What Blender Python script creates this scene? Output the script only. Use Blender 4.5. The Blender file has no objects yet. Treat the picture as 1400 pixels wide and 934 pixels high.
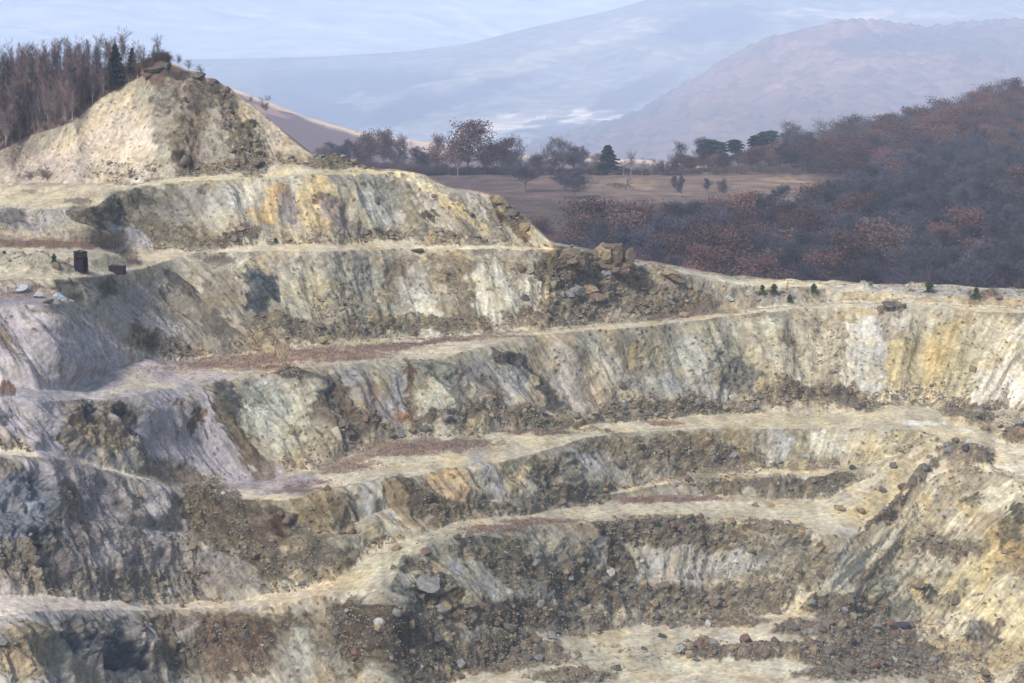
import bpy, math, random
import numpy as np
from mathutils import Vector, Matrix
random.seed(7)
rng = np.random.default_rng(7)

# ------------------------------------------------------------------ camera, sky, sun, exposure
SC = bpy.context.scene
COL = SC.collection
F = 2900.0                      # focal length in photo pixels (photo 1400 x 934)
CAMZ = 125.0
HAZE = 0.000125
TH = math.atan((467 - 40) / F)  # pitch below the horizon
cam_d = bpy.data.cameras.new('camera'); cam = bpy.data.objects.new('camera', cam_d); COL.objects.link(cam)
cam_d.sensor_width = 36.0; cam_d.lens = 36.0 * F / 1400.0
cam_d.clip_start = 1.0; cam_d.clip_end = 60000.0
cam.location = (0, 0, CAMZ); cam.rotation_euler = (math.pi / 2 - TH, 0, 0)
SC.camera = cam

SUN_EL, SUN_AZ = math.radians(42), math.radians(-147)    # azimuth from +Y (view direction), negative = left
W = bpy.data.worlds.new('World'); SC.world = W; W.use_nodes = True
nt = W.node_tree; nt.nodes.clear()
wo = nt.nodes.new('ShaderNodeOutputWorld'); bg = nt.nodes.new('ShaderNodeBackground'); sk = nt.nodes.new('ShaderNodeTexSky')
sk.sky_type = 'NISHITA'; sk.sun_disc = False; sk.sun_elevation = SUN_EL; sk.sun_rotation = SUN_AZ
sk.dust_density = 1.5; sk.air_density = 1.2; sk.altitude = 800
bg.inputs['Strength'].default_value = 0.12
hs_ = nt.nodes.new('ShaderNodeHueSaturation'); hs_.inputs['Saturation'].default_value = .78     # thin high cloud takes the blue out of the sky
nt.links.new(sk.outputs[0], hs_.inputs['Color']); nt.links.new(hs_.outputs[0], bg.inputs[0]); nt.links.new(bg.outputs[0], wo.inputs[0])
sd = bpy.data.lights.new('sun', 'SUN'); so = bpy.data.objects.new('sun', sd); COL.objects.link(so)
sd.energy = 3.1; sd.angle = math.radians(10.0); sd.color = (1.0, 0.94, 0.87)
dirv = Vector((math.sin(SUN_AZ) * math.cos(SUN_EL), math.cos(SUN_AZ) * math.cos(SUN_EL), math.sin(SUN_EL)))
so.rotation_euler = dirv.to_track_quat('Z', 'Y').to_euler(); so.location = (-300, 300, 400)
SC.view_settings.view_transform = 'Standard'; SC.view_settings.look = 'None'
SC.view_settings.gamma = 1.0; SC.view_settings.use_curve_mapping = False
SC.view_settings.exposure = 0.74
SC.cycles.use_adaptive_sampling = True; SC.cycles.adaptive_threshold = 0.008
SC.cycles.use_denoising = True; SC.cycles.denoising_input_passes = 'RGB_ALBEDO_NORMAL'; SC.cycles.denoising_prefilter = 'ACCURATE'
SC.cycles.max_bounces = 5; SC.cycles.diffuse_bounces = 2; SC.cycles.glossy_bounces = 1
SC.cycles.transparent_max_bounces = 6; SC.cycles.volume_bounces = 1

# ------------------------------------------------------------------ helpers
def lin(c):
    c = np.asarray(c, float) / 255.0
    return np.where(c <= 0.04045, c / 12.92, ((c + 0.055) / 1.055) ** 2.4)
def yslope(y):                       # h / D for a photo row
    return np.tan(TH + np.arctan((np.asarray(y, float) - 467) / F))
def unproj(x, y, D):                 # photo pixel + horizontal depth -> world
    x = np.asarray(x, float); y = np.asarray(y, float)
    yc = (467 - y) / F
    k = math.cos(TH) + yc * math.sin(TH)
    return np.stack([D * (x - 700) / F / k, D + 0 * x, CAMZ - D * yslope(y)], -1)
def perlin(x, y, z, seed=0):
    p = np.random.default_rng(seed).permutation(256); p = np.concatenate([p, p, p])
    g = np.array([[1,1,0],[-1,1,0],[1,-1,0],[-1,-1,0],[1,0,1],[-1,0,1],[1,0,-1],[-1,0,-1],[0,1,1],[0,-1,1],[0,1,-1],[0,-1,-1],[1,1,0],[-1,1,0],[0,-1,1],[0,-1,-1]], np.float32)
    x, y, z = np.broadcast_arrays(np.asarray(x, np.float32), np.asarray(y, np.float32), np.asarray(z, np.float32))
    xi = np.floor(x).astype(np.int32); yi = np.floor(y).astype(np.int32); zi = np.floor(z).astype(np.int32)
    xf = x - xi; yf = y - yi; zf = z - zi; xi &= 255; yi &= 255; zi &= 255
    u = xf*xf*xf*(xf*(xf*6-15)+10); v = yf*yf*yf*(yf*(yf*6-15)+10); w = zf*zf*zf*(zf*(zf*6-15)+10)
    def gr(dx, dy, dz):
        h = p[p[p[(xi+dx) & 255] + ((yi+dy) & 255)] + ((zi+dz) & 255)] & 15
        G = g[h]
        return G[..., 0]*(xf-dx) + G[..., 1]*(yf-dy) + G[..., 2]*(zf-dz)
    a = gr(0,0,0); a = a + u*(gr(1,0,0)-a); b = gr(0,1,0); b = b + u*(gr(1,1,0)-b)
    c = gr(0,0,1); c = c + u*(gr(1,0,1)-c); d = gr(0,1,1); d = d + u*(gr(1,1,1)-d)
    a = a + v*(b-a); c = c + v*(d-c)
    return a + w*(c-a)
def fbm(x, y, z=0.0, o=4, seed=0, gain=.5):
    s = 0; a = 1.0; f = 1.0
    for i in range(o):
        s = s + a*perlin(np.asarray(x)*f, np.asarray(y)*f, np.asarray(z)*f + 7.3*i, seed+i); a *= gain; f *= 2.03
    return s
def worley(x, y, seed=0):            # F1 distance, F2-F1, random value of the cell
    x = np.asarray(x, np.float32); y = np.asarray(y, np.float32)
    xi = np.floor(x).astype(np.int64); yi = np.floor(y).astype(np.int64)
    f1 = np.full(x.shape, 9.0, np.float32); f2 = f1.copy(); idv = np.zeros(x.shape, np.float32)
    def hsh(a, b, k):
        n = (a*374761393 + b*668265263 + (k+seed)*2147483647) & 0xffffffff
        n = ((n ^ (n >> 13))*1274126177) & 0xffffffff
        return ((n ^ (n >> 16)) & 0xffff).astype(np.float32)/65535.0
    for dx in (-1, 0, 1):
        for dy in (-1, 0, 1):
            a = xi+dx; b = yi+dy
            d = np.hypot(a + hsh(a, b, 1) - x, b + hsh(a, b, 2) - y)
            m = d < f1
            f2 = np.where(m, f1, np.minimum(f2, d)); f1 = np.where(m, d, f1); idv = np.where(m, hsh(a, b, 3), idv)
    return f1, f2-f1, idv
def sstep(a, b, x):
    t = np.clip((x-a)/(b-a), 0, 1); return t*t*(3-2*t)
def blur1(a, s, axis=0):
    r = int(s*3); k = np.exp(-.5*(np.arange(-r, r+1)/s)**2); k /= k.sum()
    pad = [(0, 0)]*a.ndim; pad[axis] = (r, r); b = np.pad(a, pad, mode='edge'); out = np.zeros_like(a)
    n = a.shape[axis]
    for i, w in enumerate(k):
        sl = [slice(None)]*a.ndim; sl[axis] = slice(i, i+n); out += w*b[tuple(sl)]
    return out
def mesh_np(name, V, Fq, mat=None, smooth=True, attrs=None):
    V = np.ascontiguousarray(V.reshape(-1, 3), np.float32); Fq = np.ascontiguousarray(Fq, np.int32); k = Fq.shape[1]
    me = bpy.data.meshes.new(name)
    me.vertices.add(len(V)); me.vertices.foreach_set('co', V.ravel())
    me.loops.add(Fq.size); me.loops.foreach_set('vertex_index', Fq.ravel())
    me.polygons.add(len(Fq)); me.polygons.foreach_set('loop_start', np.arange(0, Fq.size, k, dtype=np.int32))
    me.update(calc_edges=True)
    me.polygons.foreach_set('use_smooth', np.full(len(Fq), smooth))
    if attrs:
        for an, av in attrs.items():
            at = me.color_attributes.new(an, 'FLOAT_COLOR', 'POINT')
            c = np.ones((len(V), 4), np.float32); c[:, :3] = av.reshape(-1, 3); at.data.foreach_set('color', c.ravel())
    if mat: me.materials.append(mat)
    return me
def link(name, me, parent=None):
    o = bpy.data.objects.new(name, me); COL.objects.link(o)
    if parent: o.parent = parent
    return o
def tag(o, label=None, cat=None, group=None, kind=None):
    if label: o['label'] = label
    if cat: o['category'] = cat
    if group: o['group'] = group
    if kind: o['kind'] = kind
    return o
def empty(name, loc, rz=0, s=1.0):
    o = bpy.data.objects.new(name, None); COL.objects.link(o); o.location = loc; o.rotation_euler = (0, 0, rz); o.scale = (s, s, s)
    o.empty_display_size = .5
    return o
def copy_tree(o, parent=None):
    c = o.copy(); COL.objects.link(c); c.parent = parent
    for ch in o.children: copy_tree(ch, c)
    return c
def mat(name, col=(.3, .3, .3), rough=.9, attr=None, var=.25, vscale=2.0, bump=0.0, bscale=3.0, metal=0.0, trans=0.0, chips=0, battr=None, orand=0):
    m = bpy.data.materials.new(name); m.use_nodes = True; t = m.node_tree; n = t.nodes; l = t.links
    b = n['Principled BSDF']; b.inputs['Roughness'].default_value = rough; b.inputs['Metallic'].default_value = metal
    b.inputs['Specular IOR Level'].default_value = .15
    geo = n.new('ShaderNodeNewGeometry')
    nz = n.new('ShaderNodeTexNoise'); nz.inputs['Scale'].default_value = vscale; nz.inputs['Detail'].default_value = 6; nz.inputs['Roughness'].default_value = .65
    l.new(geo.outputs['Position'], nz.inputs['Vector'])
    mr = n.new('ShaderNodeMapRange'); mr.inputs['From Min'].default_value = .3; mr.inputs['From Max'].default_value = .7
    mr.inputs['To Min'].default_value = 1-var; mr.inputs['To Max'].default_value = 1+var
    l.new(nz.outputs['Fac'], mr.inputs['Value'])
    mx = n.new('ShaderNodeMix'); mx.data_type = 'RGBA'; mx.blend_type = 'MULTIPLY'; mx.inputs['Factor'].default_value = 1
    if attr:
        a = n.new('ShaderNodeAttribute'); a.attribute_name = attr; l.new(a.outputs['Color'], mx.inputs[6])
    else:
        mx.inputs[6].default_value = (*col, 1)
    if orand:                           # every tree a slightly different tone
        oi = n.new('ShaderNodeObjectInfo'); r2 = n.new('ShaderNodeMapRange'); r2.inputs['To Min'].default_value = 1-orand; r2.inputs['To Max'].default_value = 1+orand
        l.new(oi.outputs['Random'], r2.inputs['Value']); mm_ = n.new('ShaderNodeMath'); mm_.operation = 'MULTIPLY'; l.new(mr.outputs[0], mm_.inputs[0]); l.new(r2.outputs[0], mm_.inputs[1]); l.new(mm_.outputs[0], mx.inputs[7])
    else: l.new(mr.outputs[0], mx.inputs[7])
    l.new(mx.outputs[2], b.inputs['Base Color'])
    if bump:
        nb = n.new('ShaderNodeTexNoise'); nb.inputs['Scale'].default_value = bscale; nb.inputs['Detail'].default_value = 8; nb.inputs['Roughness'].default_value = .7
        l.new(geo.outputs['Position'], nb.inputs['Vector'])
        if chips:                       # broken stone texture: sharp cells as relief and as colour
            vo = n.new('ShaderNodeTexVoronoi'); vo.inputs['Scale'].default_value = chips; l.new(geo.outputs['Position'], vo.inputs['Vector'])
            ad = n.new('ShaderNodeMath'); ad.operation = 'MULTIPLY_ADD'; ad.inputs[1].default_value = -.5; l.new(vo.outputs['Distance'], ad.inputs[0]); l.new(nb.outputs['Fac'], ad.inputs[2])
            hs = ad.outputs[0]
            m2 = n.new('ShaderNodeMapRange'); m2.inputs['To Min'].default_value = .80; m2.inputs['To Max'].default_value = 1.22; l.new(vo.outputs['Color'], m2.inputs['Value'])
            m3 = n.new('ShaderNodeMix'); m3.data_type = 'RGBA'; m3.blend_type = 'MULTIPLY'; m3.inputs['Factor'].default_value = 1
            l.new(mx.outputs[2], m3.inputs[6]); l.new(m2.outputs[0], m3.inputs[7]); l.new(m3.outputs[2], b.inputs['Base Color'])
        else: hs = nb.outputs['Fac']
        bp = n.new('ShaderNodeBump'); bp.inputs['Strength'].default_value = 1.0; bp.inputs['Distance'].default_value = bump
        if battr:
            ra = n.new('ShaderNodeAttribute'); ra.attribute_name = battr; l.new(ra.outputs['Fac'], bp.inputs['Strength'])
        l.new(hs, bp.inputs['Height']); l.new(bp.outputs[0], b.inputs['Normal'])
    return m

# ------------------------------------------------------------------ quarry terrain: bench edges and toes, top to bottom
# (name, kind of segment ABOVE it, pts)
L=[
('A0','sky',[(-80,104),(0,100),(100,95),(180,90),(200,84),(208,76),(224,76),(232,85),(246,91),(258,97),(272,98),(280,106),(296,107),(303,115),(316,120),(324,130),(340,139),(400,190),(430,212),(500,229),(545,233),(580,238),(620,257),(680,267),(720,300),(755,331),(800,339),(860,353),(920,362),(1000,378),(1100,383),(1200,388),(1300,390),(1400,395),(1480,398)]),
('A1','wood',[(-80,222),(0,208),(30,190),(60,180),(100,165),(140,132),(190,108),(208,88),(224,80),(232,87),(246,93),(258,99),(272,100),(280,108),(296,109),(303,117),(316,122),(324,132),(340,141),(400,192),(430,214),(500,231),(580,239),(620,258),(680,268),(720,301),(755,332),(800,340),(860,354),(920,363),(1000,379),(1100,384),(1200,389),(1300,391),(1400,396),(1480,399)]),
('A2','face',[(-80,255),(0,252),(100,250),(180,254),(240,243),(300,238),(400,230),(440,222),(500,232.5),(580,240),(620,259),(680,269),(720,302),(755,333),(800,341),(860,355),(920,364),(1000,380),(1100,385),(1200,390),(1300,392),(1400,397),(1480,400)]),
('A3','flat',[(-80,292),(0,288),(60,288),(130,283),(155,264),(190,256),(250,248),(350,244),(450,238),(540,236),(580,241.5),(620,260),(680,270),(720,303),(755,334),(800,342),(860,356),(920,365),(1000,381),(1100,386),(1200,391),(1300,393),(1400,398),(1480,401)]),
('A4','face',[(-80,318),(0,320),(60,325),(130,335),(200,343),(300,340),(400,334),(500,334),(600,336),(700,337),(755,338),(800,343.5),(860,357),(920,366),(1000,382),(1100,387),(1200,392),(1300,394),(1400,399),(1480,402)]),
('A5','flat',[(-80,388),(0,385),(75,384),(120,379),(160,375),(200,365),(240,352),(280,346),(400,343),(600,341.5),(750,341),(800,346),(860,359),(920,370),(1000,388),(1100,396),(1200,402),(1300,406),(1400,410),(1480,413)]),
('A6','face',[(-80,398),(0,399),(60,398),(100,405),(125,430),(160,465),(195,485),(240,492),(300,488),(370,478),(450,468),(550,462),(650,457),(720,450),(800,445),(850,440),(930,432),(1000,424),(1060,418),(1150,412),(1250,413),(1400,420),(1480,424)]),
('A6b','flat',[(-80,419),(0,417),(60,417),(95,413),(107,420),(127,435),(160,467),(195,486.5),(240,493.5),(300,489.5),(370,479.5),(450,469.5),(550,463.5),(650,458.5),(720,451.5),(800,446.5),(850,441.5),(930,433.5),(1000,425.5),(1060,419.5),(1150,413.5),(1250,414.5),(1400,421.5),(1480,425.5)]),
('A6c','face',[(-80,525),(0,528),(60,535),(120,525),(160,502),(195,492),(240,496),(300,491),(370,481),(450,471),(550,465),(650,460),(720,453),(800,448),(850,443),(930,435),(1000,427),(1060,421),(1150,415),(1250,416),(1400,423),(1480,427)]),
('A7','flat',[(-80,540),(0,545),(80,548),(150,545),(220,535),(280,525),(320,520),(380,508),(450,500),(520,495),(600,490),(640,480),(680,468),(720,459),(800,453),(900,444),(1000,432),(1100,422),(1170,419),(1240,421),(1320,425),(1400,429),(1480,433)]),
('A8','face',[(-80,612),(0,614),(60,618),(120,632),(180,650),(240,660),(300,661),(380,650),(440,640),(465,628),(500,612),(540,603),(600,597),(680,592),(740,588),(830,580),(900,573),(960,570),(1000,567),(1100,560),(1200,555),(1280,560),(1340,565),(1400,562),(1480,555)]),
('A9','flat',[(-80,620),(0,621),(80,629),(150,643),(200,656),(270,672),(320,685),(400,683),(450,672),(520,656),(560,652),(600,645),(700,628),(760,612),(800,600),(850,592),(950,587),(1100,586),(1200,586),(1255,590),(1275,598),(1300,606),(1340,612),(1360,640),(1400,652),(1480,660)]),
('A9b','face',[(-80,690),(0,700),(150,715),(270,735),(400,735),(470,725),(520,695),(560,690),(620,688),(700,684),(760,680),(820,675),(860,668),(900,655),(940,646),(1000,640),(1100,642),(1160,640),(1200,632),(1240,615),(1265,602),(1300,608.5),(1340,614),(1360,642),(1400,654),(1480,662)]),
('A9c','flat2',[(-80,691),(0,701),(150,716),(270,736),(400,736),(470,726),(520,696),(560,691),(620,689),(700,685),(760,681),(820,676.5),(860,672),(900,662),(940,657),(1000,656),(1100,656),(1160,650),(1200,636),(1240,617),(1265,604),(1300,610),(1340,615.5),(1360,643.5),(1400,655.5),(1480,663.5)]),
('A10','face',[(-80,815),(0,815),(60,812),(130,822),(200,826),(300,824),(400,810),(460,795),(490,770),(520,748),(570,735),(620,716),(680,706),(740,700),(800,690),(850,682),(900,678),(960,678),(1060,682),(1130,683),(1160,668),(1200,648),(1240,623),(1265,606),(1300,612),(1340,617),(1360,645),(1400,657),(1480,665)]),
('A11','flat',[(-80,850),(0,842),(60,835),(130,835),(250,833),(330,831),(400,823),(440,813),(500,806),(530,802),(548,768),(600,745),(640,733),(700,722),(750,716),(800,715),(850,712),(900,710),(1000,712),(1100,725),(1160,738),(1200,716),(1240,682),(1280,650),(1320,636),(1360,648),(1400,659),(1480,667)]),
('A12','face',[(-80,1010),(300,1010),(500,980),(600,940),(680,905),(760,870),(850,858),(950,848),(1060,836),(1120,840),(1160,852),(1250,882),(1300,915),(1400,970),(1480,1000)]),
('A13','flat',[(-80,1040),(300,1040),(500,1030),(700,1020),(1000,1020),(1300,1020),(1480,1030)]),
]
LN = [l[0] for l in L]
XS = np.concatenate([np.arange(-260, -20, 5.0), np.arange(-20, 1420, 1.45), np.arange(1420, 1680, 5.0)])
NX = len(XS)
def wob(x, seed, amp): return amp*(perlin(x/34.0, seed*3.1, .5, 5)+.45*perlin(x/13.0, seed*1.7, .5, 6))
LY = []
for i, (n, k, p) in enumerate(L):
    y = np.interp(XS, *zip(*p))
    y = blur1(y, 2.0)
    amp = .85*{'A3': 3, 'A5': 3, 'A7': 3, 'A9': 3, 'A11': 3.5, 'A4': 3, 'A6': 4, 'A8': 5, 'A10': 5, 'A2': 3, 'A1': 3, 'A12': 9, 'A6b': 1, 'A6c': 1.5, 'A9b': 3, 'A9c': 3, 'A0': 2}.get(n, 0)
    y = y + wob(XS, i, amp)
    if i: y = np.maximum(y, LY[-1]+.8)
    LY.append(y)
LY = np.array(LY)
Dl = [np.interp(XS, [-200, 0, 100, 215, 430, 600, 755, 870, 1000, 1400], [520, 500, 490, 470, 450, 440, 425, 440, 458, 468])]
TAU = dict(wood=.5, face=.80, flat=.035, flat2=.1)
for i in range(1, len(L)):
    t = TAU[L[i][1]] + np.zeros(NX)
    if L[i][0] == 'A1': t[:] = .75
    if L[i][0] == 'A11': t += .5*sstep(1130, 1190, XS)*sstep(1360, 1300, XS)
    if L[i][0] in ('A9', 'A8', 'A9b') : t += .10*sstep(1290, 1340, XS)*(L[i][0] == 'A9')
    a1 = yslope(LY[i-1]); a2 = yslope(LY[i]); D1 = Dl[-1]
    D2 = (D1*a1 + t*D1)/(a2+t)
    D2 = blur1(D2*a2, 14.0)/a2; D2 = blur1(D2, 5.0)
    sm_ = dict(A1=sstep(60, 140, XS)*sstep(330, 250, XS), A11=sstep(1200, 1260, XS), A10=sstep(1240, 1290, XS), A9c=sstep(1240, 1290, XS), A9b=sstep(1240, 1290, XS), A9=sstep(1240, 1290, XS)).get(L[i][0])
    if sm_ is not None: D2 = D2+(blur1(D2, 20.0)-D2)*sm_
    D2 = np.minimum(D2, D1-.15)
    Dl.append(D2)
DL = np.array(Dl); HL = DL*yslope(LY)
NS = 14
NYR = 640
s = np.linspace(0, 1, NS, endpoint=False)
Yg = np.zeros((NX, NYR)); Dg = np.zeros((NX, NYR)); Sg = np.zeros((NX, NYR))     # Sg = segment index + fraction
isface = np.array([1 if L[i+1][1] == 'face' else 0 for i in range(len(L)-1)]+[0])
for c in range(NX):
    ds, hs, ss = [], [], []
    for i in range(len(L)-1):
        D1, D2, h1, h2 = DL[i, c], DL[i+1, c], HL[i, c], HL[i+1, c]
        g = s if not isface[i] else .55*s + .45*(1-(1-s)**1.8)
        if i == 0: g = s**1.3
        ds.append(D1 + (D2-D1)*s); hs.append(h1 + (h2-h1)*g); ss.append(i+s)
    ds.append([DL[-1, c]]); hs.append([HL[-1, c]]); ss.append([len(L)-1])
    ds = np.concatenate(ds); hs = np.concatenate(hs); ss = np.concatenate(ss)
    yy = 467 + F*np.tan(np.arctan(hs/ds) - TH)
    yy = np.maximum.accumulate(yy) + np.arange(len(yy))*1e-5
    y = np.linspace(yy[0], yy[-1], NYR)
    Yg[c] = y; Dg[c] = np.interp(y, yy, ds); Sg[c] = np.interp(y, yy, ss)
Xg = np.repeat(XS[:, None], NYR, 1)
P = unproj(Xg, Yg, Dg)
seg = np.clip(np.floor(Sg).astype(int), 0, len(L)-2); fr = Sg - seg
face = isface[seg].astype(float)
# crest row of the face each vertex belongs to, for fall-line coordinates
ytop = np.take_along_axis(LY.T, seg, 1)
SH = {1: [(0, -.6), (190, -.6), (230, .1), (270, .7), (430, .9)],
      3: [(0, .6), (300, .6), (400, .2), (480, .3), (560, .7), (740, 1.0)],
      5: [(0, .9), (320, .8), (450, .3), (600, .4), (700, .1), (800, -.4)],
      7: [(0, .6), (200, .6)],
      9: [(0, .7), (300, .8), (500, .5), (650, .7), (800, .6), (950, .3), (1150, 0), (1280, -.3), (1400, -.9)],
      11: [(0, .3), (300, .3), (500, .8), (600, .6), (750, .7), (900, .6), (1000, .2), (1150, -.4), (1250, -1)],
      13: [(0, .4), (300, .4), (500, .8), (600, .6), (750, .7), (900, .6), (1000, .2), (1150, -.4), (1250, -1)],
      15: [(0, .5), (200, .3), (450, .4), (600, .8), (750, .7), (850, .4), (1000, -.4), (1100, -.9), (1400, -1.0)]}
shear = np.zeros_like(Xg)
for k_, pts in SH.items():
    v = blur1(np.interp(XS, *zip(*pts)), 12.0)[:, None]
    shear = np.where(seg == k_, v, shear)
LYs = np.array([blur1(l_, 60.0 if i_ == 15 else 30.0) for i_, l_ in enumerate(LY)]); yts = np.take_along_axis(LYs.T, seg, 1)
U = Xg - shear*(Yg-yts)            # constant along a fall line
U = U + seg*137.0

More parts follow.
